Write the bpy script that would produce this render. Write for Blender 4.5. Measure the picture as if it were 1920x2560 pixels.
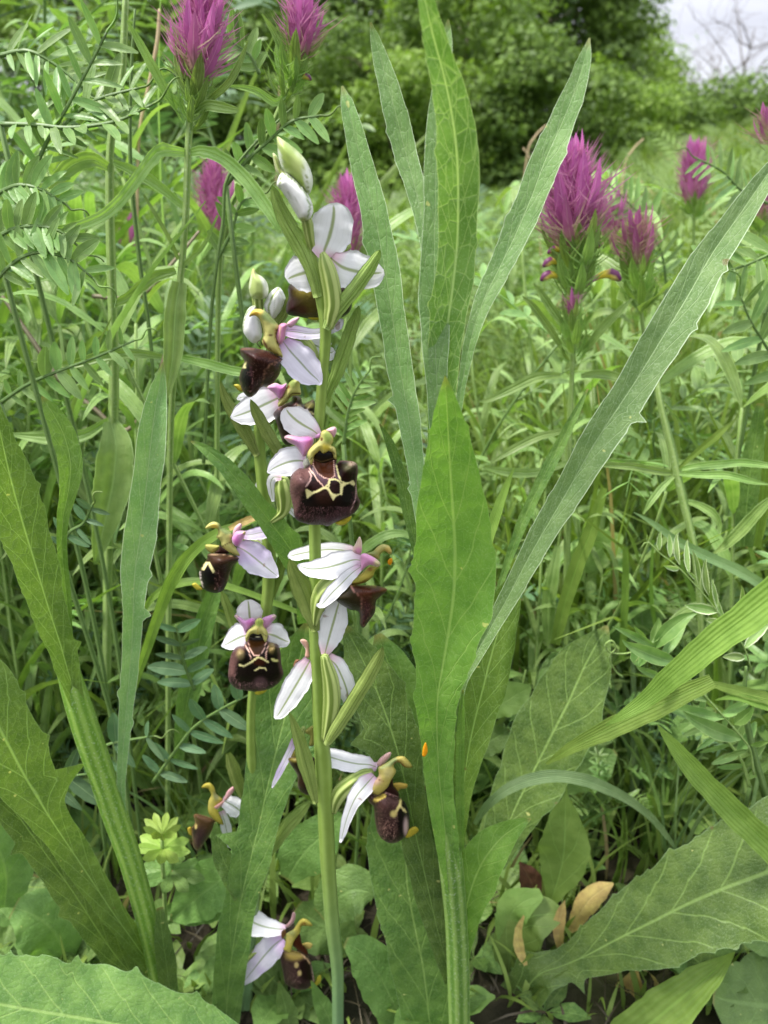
import bpy, math, random
import numpy as np
from mathutils import Vector, Matrix, Euler
from mathutils.geometry import delaunay_2d_cdt

for o in list(bpy.data.objects):
    bpy.data.objects.remove(o)
random.seed(7)
rng = np.random.default_rng(11)
SC = bpy.context.scene
COL = SC.collection

# ------------------------------------------------------------------ camera
CAM_H = 0.24
GZ = -0.013                        # soil level round the orchids
PITCH = math.radians(25.0)
FPX = 1862.0                       # focal length in pixels of the 1920 x 2560 photograph
cam_data = bpy.data.cameras.new('camera')
cam = bpy.data.objects.new('camera', cam_data)
COL.objects.link(cam)
cam.location = (0, 0, CAM_H)
cam.rotation_euler = (math.pi / 2 - PITCH, 0, 0)
cam_data.sensor_fit = 'VERTICAL'
cam_data.sensor_height = 36
cam_data.lens = 36 * FPX / 2560
cam_data.clip_start = 0.01
cam_data.clip_end = 600
cam_data.dof.use_dof = True
cam_data.dof.focus_distance = 0.152
cam_data.dof.aperture_fstop = 26
SC.camera = cam

# ------------------------------------------------------------------ sky and sun
SUN_EL, SUN_ROT = math.radians(62), math.radians(262)
world = bpy.data.worlds.new('World')
SC.world = world
world.use_nodes = True
wn = world.node_tree
wn.nodes.clear()
def wnode(t):
    return wn.nodes.new(t)
w_out = wnode('ShaderNodeOutputWorld'); w_bg = wnode('ShaderNodeBackground')
w_sky = wnode('ShaderNodeTexSky')
w_sky.sky_type = 'NISHITA'; w_sky.sun_disc = False
w_sky.sun_elevation = SUN_EL; w_sky.sun_rotation = SUN_ROT
w_tc = wnode('ShaderNodeTexCoord')
w_map = wnode('ShaderNodeMapping'); w_map.inputs['Scale'].default_value = (1.2, 1.2, 4.5)
w_n = wnode('ShaderNodeTexNoise'); w_n.inputs['Scale'].default_value = 2.3; w_n.inputs['Detail'].default_value = 6
w_r = wnode('ShaderNodeValToRGB')
w_r.color_ramp.elements[0].position = 0.33; w_r.color_ramp.elements[0].color = (3.1, 3.15, 3.6, 1)
w_r.color_ramp.elements[1].position = 0.62; w_r.color_ramp.elements[1].color = (4.8, 4.9, 5.3, 1)
w_mix = wnode('ShaderNodeMixRGB'); w_mix.inputs[0].default_value = 0.93
wn.links.new(w_tc.outputs['Generated'], w_map.inputs['Vector'])
wn.links.new(w_map.outputs[0], w_n.inputs['Vector'])
wn.links.new(w_n.outputs['Fac'], w_r.inputs[0])
wn.links.new(w_sky.outputs[0], w_mix.inputs[1])
# an overcast sky is about three times as bright overhead as at the horizon
w_sep = wnode('ShaderNodeSeparateXYZ')
w_mr = wnode('ShaderNodeMapRange')
w_mr.inputs['From Min'].default_value = 0.0; w_mr.inputs['From Max'].default_value = 1.0
w_mr.inputs['To Min'].default_value = 1.0; w_mr.inputs['To Max'].default_value = 3.0
w_mul = wnode('ShaderNodeMixRGB'); w_mul.blend_type = 'MULTIPLY'; w_mul.inputs[0].default_value = 1
wn.links.new(w_tc.outputs['Generated'], w_sep.inputs[0])
wn.links.new(w_sep.outputs['Z'], w_mr.inputs['Value'])
wn.links.new(w_r.outputs[0], w_mul.inputs[1])
wn.links.new(w_mr.outputs[0], w_mul.inputs[2])
wn.links.new(w_mul.outputs[0], w_mix.inputs[2])
wn.links.new(w_mix.outputs[0], w_bg.inputs['Color'])
w_bg.inputs['Strength'].default_value = 0.05
wn.links.new(w_bg.outputs[0], w_out.inputs[0])

sun_d = bpy.data.lights.new('sun', 'SUN')
sun_d.energy = 1.6; sun_d.angle = math.radians(8); sun_d.color = (1, 0.96, 0.9)
sun = bpy.data.objects.new('sun', sun_d)
COL.objects.link(sun)
# direction towards the sun: high on the left, a little behind the camera
sx, sy, sz = math.sin(SUN_ROT) * math.cos(SUN_EL), math.cos(SUN_ROT) * math.cos(SUN_EL), math.sin(SUN_EL)
sun.rotation_euler = Vector((sx, sy, sz)).to_track_quat('Z', 'Y').to_euler()
sun.location = (0, 0, 5)

SC.view_settings.view_transform = 'Standard'
SC.view_settings.look = 'None'
SC.view_settings.exposure = 1.97
SC.view_settings.gamma = 1
SC.view_settings.use_curve_mapping = False
SC.render.engine = 'CYCLES'
SC.cycles.max_bounces = 7
SC.cycles.diffuse_bounces = 3
SC.cycles.transmission_bounces = 4
SC.cycles.glossy_bounces = 2
SC.cycles.transparent_max_bounces = 4

# ------------------------------------------------------------------ geometry helpers
CP, SP = math.cos(PITCH), math.sin(PITCH)
CAMV = Vector((0, 0, CAM_H))
FWD = Vector((0, CP, -SP)); UPV = Vector((0, SP, CP)); RGT = Vector((1, 0, 0))

class Zm:
    """converts coordinates read in an enlarged view of the photograph"""
    def __init__(s, x0, y0, k): s.x0, s.y0, s.k = x0, y0, k
    def __call__(s, x, y): return (s.x0 + x * s.k, s.y0 + y * s.k)
D = Zm(0, 0, 1920 / 1659)
ZA = Zm(560, 330, 440 / 1659); ZB = Zm(560, 720, 440 / 1659); ZC = Zm(640, 980, 320 / 1659)
ZD = Zm(460, 1280, 300 / 1382); ZE = Zm(660, 1320, 400 / 1659); ZF = Zm(680, 1760, 400 / 1659)
ZG = Zm(440, 1900, 420 / 1548); ZH = Zm(1280, 300, 440 / 1622)

def world_pt(px, py, Y):
    """point of the vertical plane y = Y seen at photograph pixel (px, py)"""
    px, py, Y = float(px), float(py), float(Y)
    a = (1280 - py) / FPX
    d = Y / (CP + a * SP)
    return CAMV + d * (FWD + RGT * ((px - 960) / FPX) + UPV * a), d / FPX

def srgb(r, g, b):
    f = lambda v: (v / 255 / 12.92) if v / 255 <= 0.04045 else ((v / 255 + 0.055) / 1.055) ** 2.4
    return (f(r), f(g), f(b))

def catmull(pts, n, closed=False):
    p = np.asarray(pts, float)
    if closed:
        p = np.vstack([p[-1], p, p[0], p[1]])
    else:
        p = np.vstack([2 * p[0] - p[1], p, 2 * p[-1] - p[-2]])
    m = len(p) - 3
    seg = np.linalg.norm(np.diff(p[1:-1, :2] if p.shape[1] > 3 else p[1:-1], axis=0), axis=1)
    cum = np.concatenate([[0], np.cumsum(seg)]) / max(seg.sum(), 1e-9)
    t = np.linspace(0, 1, n, endpoint=not closed)
    i = np.clip(np.searchsorted(cum, t, side='right') - 1, 0, m - 1)
    f = ((t - cum[i]) / np.maximum(cum[i + 1] - cum[i], 1e-9))[:, None]
    a, b, c, d = p[i], p[i + 1], p[i + 2], p[i + 3]
    return 0.5 * ((2 * b) + (c - a) * f + (2 * a - 5 * b + 4 * c - d) * f ** 2 + (3 * b - a - 3 * c + d) * f ** 3)

def mesh_from(name, V, F, uv=None, uvm=None, col=None, smooth=True):
    """V (n,3); F (k,3) or (k,4) or list of both kinds; uv per vertex"""
    me = bpy.data.meshes.new(name)
    V = np.asarray(V, np.float32)
    groups = F if isinstance(F, list) else [F]
    groups = [np.asarray(g, np.int32) for g in groups if len(g)]
    me.vertices.add(len(V)); me.vertices.foreach_set('co', V.ravel())
    loops = np.concatenate([g.ravel() for g in groups])
    sizes = np.concatenate([np.full(len(g), g.shape[1], np.int32) for g in groups])
    starts = np.concatenate([[0], np.cumsum(sizes)[:-1]]).astype(np.int32)
    me.loops.add(len(loops)); me.loops.foreach_set('vertex_index', loops)
    me.polygons.add(len(sizes)); me.polygons.foreach_set('loop_start', starts)
    me.polygons.foreach_set('loop_total', sizes)
    if smooth: me.polygons.foreach_set('use_smooth', np.ones(len(sizes), bool))
    if uv is not None:
        l = me.uv_layers.new(name='n'); l.data.foreach_set('uv', np.asarray(uv, np.float32)[loops].ravel())
    if uvm is not None:
        l = me.uv_layers.new(name='m'); l.data.foreach_set('uv', np.asarray(uvm, np.float32)[loops].ravel())
    if col is not None:
        c = np.ones((len(V), 4), np.float32); c[:, :3] = col
        a = me.color_attributes.new('Col', 'FLOAT_COLOR', 'POINT'); a.data.foreach_set('color', c.ravel())
    me.update(calc_edges=True)
    return me

BASE = {}
def link(name, me, mat, parent=None, kind=None):
    """one mesh object; a child's vertices are given in world coordinates"""
    o = bpy.data.objects.new(name, me)
    COL.objects.link(o)
    if mat and not me.materials: me.materials.append(mat)
    if parent is not None:
        b = BASE[parent]
        me.transform(Matrix.Translation(-b))
        o.parent = parent
        BASE[o] = b
    else:
        BASE[o] = Vector((0, 0, 0))
    if kind: o['kind'] = kind
    return o
def recentre(o):
    """top-level mesh: put its origin at its lowest point"""
    me = o.data
    co = np.empty(len(me.vertices) * 3, np.float32); me.vertices.foreach_get('co', co)
    co = co.reshape(-1, 3); b = Vector(co[co[:, 2].argmin()].tolist())
    me.transform(Matrix.Translation(-b)); o.location = b; BASE[o] = b
    return o
def tag(o, label=None, cat=None, group=None, kind=None):
    if label: o['label'] = label
    if cat: o['category'] = cat
    if group: o['group'] = group
    if kind: o['kind'] = kind
    return o
def thing(name, loc, label=None, cat=None, group=None):
    o = bpy.data.objects.new(name, None); COL.objects.link(o)
    o.empty_display_size = 0.01
    o.location = loc; BASE[o] = Vector(loc)
    return tag(o, label, cat, group)
def kids(o): return [c for c in KIDS.get(o, [])]
KIDS = {}
def index_kids():
    KIDS.clear()
    for o in bpy.data.objects:
        if o.parent: KIDS.setdefault(o.parent, []).append(o)
def dup(root, loc, rot, scale=1.0, label=None, group=None):
    r = root.copy(); COL.objects.link(r)
    r.location = loc; r.rotation_euler = rot; r.scale = (scale,) * 3
    if label: r['label'] = label
    if group: r['group'] = group
    for c in kids(root):
        d = c.copy(); COL.objects.link(d); d.parent = r
        for g in kids(c):
            e = g.copy(); COL.objects.link(e); e.parent = d
    return r

def grid_faces(n, m):
    i, j = np.meshgrid(np.arange(n - 1), np.arange(m - 1), indexing='ij')
    a = (i * m + j).ravel()
    return np.stack([a, a + 1, a + m + 1, a + m], 1)

def ribbon_geo(C, W, nrm, n_across=6, fold=0.12, curl=0.0, twist=0.0, teeth=(), wav=0.0, seed=0, asym=0.0, serr=0.0):
    """leaf or petal surface: C centres (n,3), W full widths (n,), nrm (n,3) hints of the facing side"""
    n = len(C)
    T = np.gradient(C, axis=0); T /= np.linalg.norm(T, axis=1)[:, None] + 1e-12
    S = np.cross(T, nrm); S /= np.linalg.norm(S, axis=1)[:, None] + 1e-12
    N = np.cross(S, T)
    tt = np.linspace(0, 1, n)
    tw = np.interp(tt, np.linspace(0, 1, len(np.atleast_1d(twist))), np.atleast_1d(twist)) if np.size(twist) > 1 else np.full(n, float(twist))
    c, s = np.cos(tw)[:, None], np.sin(tw)[:, None]
    S, N = S * c + N * s, N * c - S * s
    r = np.random.default_rng(seed)
    ph = r.uniform(0, 6.28, 8)
    a = np.linspace(-1, 1, n_across + 1)
    wl = W / 2 * (1 - asym); wr = W / 2 * (1 + asym)
    e = 0.035 * (np.sin(tt * 23 + ph[0]) + 0.7 * np.sin(tt * 41 + ph[1]) + .4 * np.sin(tt * 71 + ph[4]))
    e2 = 0.035 * (np.sin(tt * 21 + ph[2]) + 0.7 * np.sin(tt * 45 + ph[3]) + .4 * np.sin(tt * 67 + ph[5]))
    wl = wl * (1 + e); wr = wr * (1 + e2)
    if serr:                                   # small irregular teeth pointing to the tip
        for sd_ in (0, 1):
            cnt = 22 + 6 * sd_; ix = np.floor(tt * cnt + ph[sd_]).astype(int) % 97
            amp = r.uniform(0, 1, 97) ** 2
            saw = (1 - np.mod(tt * cnt + ph[sd_], 1)) ** 2 * amp[ix] * serr * W.max() * np.clip((1 - tt) * 3, 0, 1)
            if sd_: wr = wr + saw
            else: wl = wl + saw
    for (t0, side, h, dt) in teeth:
        x = (tt - t0) / dt
        b = np.where(x < 0, np.clip(1 + x * 2.6, 0, 1), np.clip(1 - x, 0, 1) ** 1.5) * h
        if side < 0: wl = wl + b
        else: wr = wr + b
    HW = np.where(a[None, :] < 0, wl[:, None], wr[:, None])
    off = a[None, :] * HW
    ab = np.abs(a)[None, :]
    wave = wav * HW * ab ** 2 * (np.sin(tt * 17 + ph[6])[:, None] * np.where(a < 0, 1, -.6)[None, :] + .5 * np.sin(tt * 31 + ph[7])[:, None])
    up = fold * HW * ab + curl * HW * ab ** 2.5 + wave
    V = C[:, None, :] + S[:, None, :] * off[..., None] + N[:, None, :] * up[..., None]
    L = np.concatenate([[0], np.cumsum(np.linalg.norm(np.diff(C, axis=0), axis=1))])
    uv = np.stack([np.broadcast_to((a + 1) / 2, off.shape), np.broadcast_to(tt[:, None], off.shape)], -1)
    uvm = np.stack([off * 100, np.broadcast_to(L[:, None] * 100, off.shape)], -1)
    return V.reshape(-1, 3), grid_faces(n, n_across + 1), uv.reshape(-1, 2), uvm.reshape(-1, 2)

def px_path(Z, pts, n):
    """control points (x, y, Y, width) in the coordinates of view Z -> centres, widths, facing"""
    c = catmull([(Z(x, y)[0], Z(x, y)[1], Y * 1000, w * Z.k) for (x, y, Y, w) in pts], n)
    C, W, Nn = [], [], []
    for px, py, Y, w in c:
        p, m = world_pt(px, py, Y / 1000)
        C.append(p[:]); W.append(max(w, 0.4) * m)
        v = (CAMV - p).normalized(); Nn.append(v[:])
    return np.array(C), np.array(W), np.array(Nn)

def leaf(name, Z, pts, mat, parent=None, n=36, m=8, fold=0.14, curl=0.0, twist=0.0, teeth=(), wav=0.06, seed=None, asym=0.0, thick=0.0):
    if mat.name.endswith('weed_leaf') and n > 40: n = 150
    C, W, Nn = px_path(Z, pts, n)
    k = world_pt(*Z(pts[len(pts) // 2][0], pts[len(pts) // 2][1]), pts[len(pts) // 2][2])[1] * Z.k
    teeth = [(t, s, h * k, dt) for (t, s, h, dt) in teeth]
    seed = int(abs(pts[0][0] * 7 + pts[0][1] * 3)) if seed is None else seed
    V, F, uv, uvm = ribbon_geo(C, W, Nn, m, fold, curl, twist, teeth, wav, seed, asym, .035 if mat.name.endswith('weed_leaf') and n > 40 else 0.0)
    if thick:
        NV = len(V); nn = np.repeat(Nn, m + 1, 0)
        rows, cols = n, m + 1
        V2 = V - nn * thick
        ring = [j for j in range(cols)] + [i * cols + cols - 1 for i in range(1, rows)] + [(rows - 1) * cols + j for j in range(cols - 2, -1, -1)] + [i * cols for i in range(rows - 2, 0, -1)]
        rf = [(ring[i], ring[(i + 1) % len(ring)], ring[(i + 1) % len(ring)] + NV, ring[i] + NV) for i in range(len(ring))]
        F = np.vstack([F, F[:, ::-1] + NV, np.array(rf)])
        V = np.vstack([V, V2]); uv = np.vstack([uv, uv]); uvm = np.vstack([uvm, uvm])
    return link(name, mesh_from(name, V, F, uv, uvm), mat, parent)

def tube_geo(C, R, k=10, ribs=0, rib_d=0.12, cap=True):
    n = len(C)
    T = np.gradient(C, axis=0); T /= np.linalg.norm(T, axis=1)[:, None] + 1e-12
    ref = np.array([0.3, -0.9, 0.2]) if abs(T[0] @ np.array([0.3, -0.9, 0.2])) < 0.9 else np.array([1., 0, 0])
    A = np.cross(T, ref); A /= np.linalg.norm(A, axis=1)[:, None]
    B = np.cross(T, A)
    th = np.linspace(0, 2 * np.pi, k, endpoint=False)
    rr = R[:, None] * (1 + rib_d * np.cos(th * ribs)[None, :] if ribs else np.ones((1, k)))
    V = C[:, None] + rr[..., None] * (A[:, None] * np.cos(th)[None, :, None] + B[:, None] * np.sin(th)[None, :, None])
    L = np.concatenate([[0], np.cumsum(np.linalg.norm(np.diff(C, axis=0), axis=1))])
    uv = np.stack([np.broadcast_to(th / 6.2832, (n, k)), np.broadcast_to(np.linspace(0, 1, n)[:, None], (n, k))], -1).reshape(-1, 2)
    uvm = np.stack([np.broadcast_to(th[None] * R.mean() * 100, (n, k)), np.broadcast_to(L[:, None] * 100, (n, k))], -1).reshape(-1, 2)
    i, j = np.meshgrid(np.arange(n - 1), np.arange(k), indexing='ij')
    a = (i * k + j).ravel(); b = (i * k + (j + 1) % k).ravel()
    F = np.stack([a, b, b + k, a + k], 1)
    V = V.reshape(-1, 3)
    if cap:
        V = np.vstack([V, C[0] - T[0] * R[0] * .5, C[-1] + T[-1] * R[-1] * .5])
        uv = np.vstack([uv, [0.5, 0], [0.5, 1]]); uvm = np.vstack([uvm, uvm[0], uvm[-1]])
        c0 = n * k; c1 = c0 + 1; e = (n - 1) * k; jj = np.arange(k)
        T1 = np.stack([(jj + 1) % k, jj, np.full(k, c0)], 1)
        T2 = np.stack([e + jj, e + (jj + 1) % k, np.full(k, c1)], 1)
        return V, [F, np.vstack([T1, T2])], uv, uvm
    return V, [F], uv, uvm

def stem(name, Z, pts, mat, parent=None, n=30, k=10, ribs=0, rib_d=0.12):
    C, W, _ = px_path(Z, pts, n)
    V, F, uv, uvm = tube_geo(C, W / 2, k, ribs, rib_d)
    return link(name, mesh_from(name, V, F, uv, uvm), mat, parent)

def seg_dist(P, a, b):
    a, b = np.array(a, float), np.array(b, float); ab = b - a
    t = np.clip(((P - a) @ ab) / (ab @ ab + 1e-9), 0, 1)
    return np.linalg.norm(P - a - t[:, None] * ab, axis=1)
def poly_dist(P, poly, closed=True):
    m = len(poly); d = np.full(len(P), 1e9)
    for i in range(m if closed else m - 1):
        d = np.minimum(d, seg_dist(P, poly[i], poly[(i + 1) % m]))
    return d
def inside(P, poly):
    x, y = P[:, 0], P[:, 1]; c = np.zeros(len(P), bool); m = len(poly)
    for i in range(m):
        x1, y1 = poly[i]; x2, y2 = poly[(i + 1) % m]
        if y1 == y2: continue
        c ^= ((y1 > y) != (y2 > y)) & (x < (x2 - x1) * (y - y1) / (y2 - y1) + x1)
    return c
def paint(P, base, marks, edge):
    """per-point natural colouring (petal markings) from strokes and spots"""
    c = np.tile(np.array(srgb(*base)), (len(P), 1))
    for mk in marks:
        if mk[0] == 'line': d = poly_dist(P, mk[1], False); a = np.clip((mk[2] / 2 + mk[4] - d) / max(mk[4] * 2, 1e-3), 0, 1) if len(mk) > 4 else np.clip((mk[2] / 2 + 4 - d) / 8, 0, 1); col = mk[3]
        elif mk[0] == 'spot':
            x, y, rx, ry, soft = mk[1]
            d = np.hypot((P[:, 0] - x) / rx, (P[:, 1] - y) / ry); a = np.clip((1 + soft - d) / (2 * soft), 0, 1); col = mk[2]
        elif mk[0] == 'poly':
            ins = inside(P, mk[1]); d = poly_dist(P, mk[1]) * np.where(ins, 1, -1); a = np.clip((d + mk[3]) / (2 * mk[3]), 0, 1); col = mk[2]
        elif mk[0] == 'edge': a = np.clip((mk[1] - edge) / mk[3], 0, 1); col = mk[2]
        a = (a * a * (3 - 2 * a))[:, None]
        c = c * (1 - a) + np.array(srgb(*col)) * a
    return c

def blob(name, Z, outline, Y, thick, mat, parent, base=(200, 200, 200), marks=(), res=26, R=None, bumps=(), fur=0, furcol=(150, 110, 110), back=0.7, furmask=None, tiltx=0, tilty=0):
    """plump body with the outline seen from the front: real depth `thick` (m), rounded front and back"""
    poly = catmull(outline, max(24, len(outline) * 4), True)
    x0, y0 = poly.min(0); x1, y1 = poly.max(0)
    st = max(x1 - x0, y1 - y0) / res
    bl = catmull(outline, max(24, int(np.linalg.norm(np.diff(poly, axis=0), axis=1).sum() / st)), True)
    gx, gy = np.meshgrid(np.arange(x0, x1, st), np.arange(y0, y1, st * .87))
    gx = gx + (np.arange(gx.shape[0]) % 2)[:, None] * st * .5
    G = np.stack([gx.ravel(), gy.ravel()], 1)
    G = G[inside(G, bl)]
    if len(G): G = G[poly_dist(G, bl) > st * .45]
    P2 = np.vstack([bl, G]) if len(G) else bl
    nb = len(bl)
    if mat.name == 'flower_column': thick *= .72
    r = delaunay_2d_cdt([Vector(p) for p in P2.tolist()], [(i, (i + 1) % nb) for i in range(nb)], [], 1, 1e-5)
    P2 = np.array([v[:] for v in r[0]]); F = np.array([f for f in r[2] if len(f) == 3], int)
    d = poly_dist(P2, bl); d[d < st * .05] = 0
    Rr = R or max(d.max() * .85, 1e-6)
    h = np.sqrt(np.clip(1 - (1 - np.clip(d / Rr, 0, 1)) ** 2, 0, 1))
    cx, cy = P2.mean(0)
    H = h * thick * .6
    for (bx, by, br, bh) in bumps:
        H = H + bh * np.exp(-((P2[:, 0] - bx) ** 2 + (P2[:, 1] - by) ** 2) / br ** 2) * np.clip(d / (st * 2), 0, 1)
    sh = (P2[:, 0] - cx) * tiltx + (P2[:, 1] - cy) * tilty     # the whole body leans in depth
    W0 = []; Nv = []
    for (x, y) in P2:
        p, m = world_pt(*Z(x, y), Y); W0.append(p[:]); Nv.append((CAMV - p).normalized()[:])
    W0 = np.array(W0); Nv = np.array(Nv)
    mpp = m * Z.k
    W0 = W0 + Nv * (sh * mpp)[:, None]
    Fr = W0 + Nv * H[:, None]; Bk = W0 - Nv * (h * thick * .6 * back)[:, None]
    col = paint(P2, base, marks, d)
    if name in ('lip', 'throat'):       # velvet keeps its very dark pigment, pale markings stay pale
        lum = col.mean(1, keepdims=True); col = col * np.clip(.32 + lum * 2.4, .32, 1)
    uv = (P2 - [x0, y0]) / max(x1 - x0, y1 - y0)
    n = len(P2)
    e = d <= 0
    bi = np.where(e, np.arange(n), np.arange(n) + n)
    F2 = bi[F][:, ::-1]
    # make the front faces look at the camera
    fn = np.cross(Fr[F[0, 1]] - Fr[F[0, 0]], Fr[F[0, 2]] - Fr[F[0, 0]])
    if fn @ Nv[F[0, 0]] < 0: F, F2 = F[:, ::-1], F2[:, ::-1]
    V = np.vstack([Fr, Bk]); CC = np.vstack([col, col]); UV = np.vstack([uv, uv])
    FF = np.vstack([F, F2])
    if fur:
        rg = np.random.default_rng(int(x0 + y0))
        hair_v, hair_f, hc = [], [], []
        ok = np.arange(n)
        if furmask is not None: ok = ok[furmask(P2[:, 0], P2[:, 1], d)]
        if len(ok):
            pick = rg.choice(ok, fur)
            for q in pick:
                b = Fr[q] + rg.normal(0, 1, 3) * st * mpp * .4
                out = np.array([P2[q, 0] - cx, -(P2[q, 1] - cy)]); out /= np.linalg.norm(out) + 1e-6
                dr = np.array([out[0] * .6, 0, out[1] * .6]) + Nv[q] * .9 + rg.normal(0, .35, 3); dr /= np.linalg.norm(dr)
                L = rg.uniform(.35, .75) * .001
                sd = np.cross(dr, Nv[q]); sd /= np.linalg.norm(sd) + 1e-9
                k0 = len(V) + len(hair_v)
                hair_v += [b + sd * .00003, b - sd * .00003, b + dr * L]; hair_f.append((k0, k0 + 1, k0 + 2))
                fc = np.array(srgb(*furcol)) * rg.uniform(.6, 1.2); hc += [col[q] * .5 + fc * .3, col[q] * .5 + fc * .3, fc]
            V = np.vstack([V, hair_v]); CC = np.vstack([CC, hc]); UV = np.vstack([UV, np.zeros((len(hair_v), 2))]); FF = np.vstack([FF, hair_f])
    used = np.zeros(len(V), bool); used[FF.ravel()] = True
    idx = np.cumsum(used) - 1
    return link(name, mesh_from(name, V[used], idx[FF], UV[used], None, CC[used]), mat, parent)
# ------------------------------------------------------------------ materials
class NT:
    def __init__(s, name):
        s.m = bpy.data.materials.new(name); s.m.use_nodes = True; s.t = s.m.node_tree; s.t.nodes.clear()
        s.out = s.t.nodes.new('ShaderNodeOutputMaterial')
    def n(s, t, **kw):
        nd = s.t.nodes.new(t)
        for k, v in kw.items():
            if hasattr(nd, k): setattr(nd, k, v)
        return nd
    def set(s, sock, v):
        if isinstance(v, bpy.types.NodeSocket): s.t.links.new(v, sock)
        elif isinstance(v, (tuple, list)):
            if len(sock.default_value) == 4: sock.default_value = (*v[:3], 1)
            else: sock.default_value = v
        else: sock.default_value = v
    def math(s, op, a, b=0.0, c=0.0):
        nd = s.n('ShaderNodeMath'); nd.operation = op
        s.set(nd.inputs[0], a); s.set(nd.inputs[1], b); s.set(nd.inputs[2], c); return nd.outputs[0]
    def mix(s, f, a, b, mode='MIX'):
        nd = s.n('ShaderNodeMixRGB'); nd.blend_type = mode
        s.set(nd.inputs[0], f); s.set(nd.inputs[1], a); s.set(nd.inputs[2], b); return nd.outputs[0]
    def mr(s, v, a, b, c=0.0, d=1.0):
        nd = s.n('ShaderNodeMapRange'); nd.interpolation_type = 'SMOOTHSTEP'
        for i, q in enumerate((v, a, b, c, d)): s.set(nd.inputs[i], q)
        return nd.outputs[0]
    def noise(s, scale, detail=3, vec=None, rough=.5):
        nd = s.n('ShaderNodeTexNoise'); nd.inputs['Scale'].default_value = scale; nd.inputs['Detail'].default_value = detail
        nd.inputs['Roughness'].default_value = rough
        if vec is None: vec = s.n('ShaderNodeTexCoord').outputs['Object']
        s.set(nd.inputs['Vector'], vec); return nd.outputs['Fac']
    def uv(s, nm):
        nd = s.n('ShaderNodeUVMap'); nd.uv_map = nm; return nd.outputs[0]
    def sep(s, v):
        nd = s.n('ShaderNodeSeparateXYZ'); s.set(nd.inputs[0], v); return nd.outputs
    def bump(s, h, strength=.3, dist=.0005):
        nd = s.n('ShaderNodeBump'); nd.inputs['Strength'].default_value = strength; nd.inputs['Distance'].default_value = dist
        s.set(nd.inputs['Height'], h); return nd.outputs[0]
    def finish(s, col, rough=.5, spec=.4, trans=0.0, tcol=None, nrm=None, sheen=0):
        p = s.n('ShaderNodeBsdfPrincipled')
        s.set(p.inputs['Base Color'], col); s.set(p.inputs['Roughness'], rough)
        s.set(p.inputs['Specular IOR Level'], spec)
        if sheen: p.inputs['Sheen Weight'].default_value = sheen; p.inputs['Sheen Roughness'].default_value = .4
        if nrm is not None: s.set(p.inputs['Normal'], nrm)
        sh = p.outputs[0]
        if trans:
            t = s.n('ShaderNodeBsdfTranslucent'); s.set(t.inputs['Color'], tcol if tcol is not None else col)
            if nrm is not None: s.set(t.inputs['Normal'], nrm)
            mx = s.n('ShaderNodeMixShader'); s.set(mx.inputs[0], trans)
            s.t.links.new(sh, mx.inputs[1]); s.t.links.new(t.outputs[0], mx.inputs[2]); sh = mx.outputs[0]
        s.t.links.new(sh, s.out.inputs[0]); return s.m

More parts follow.
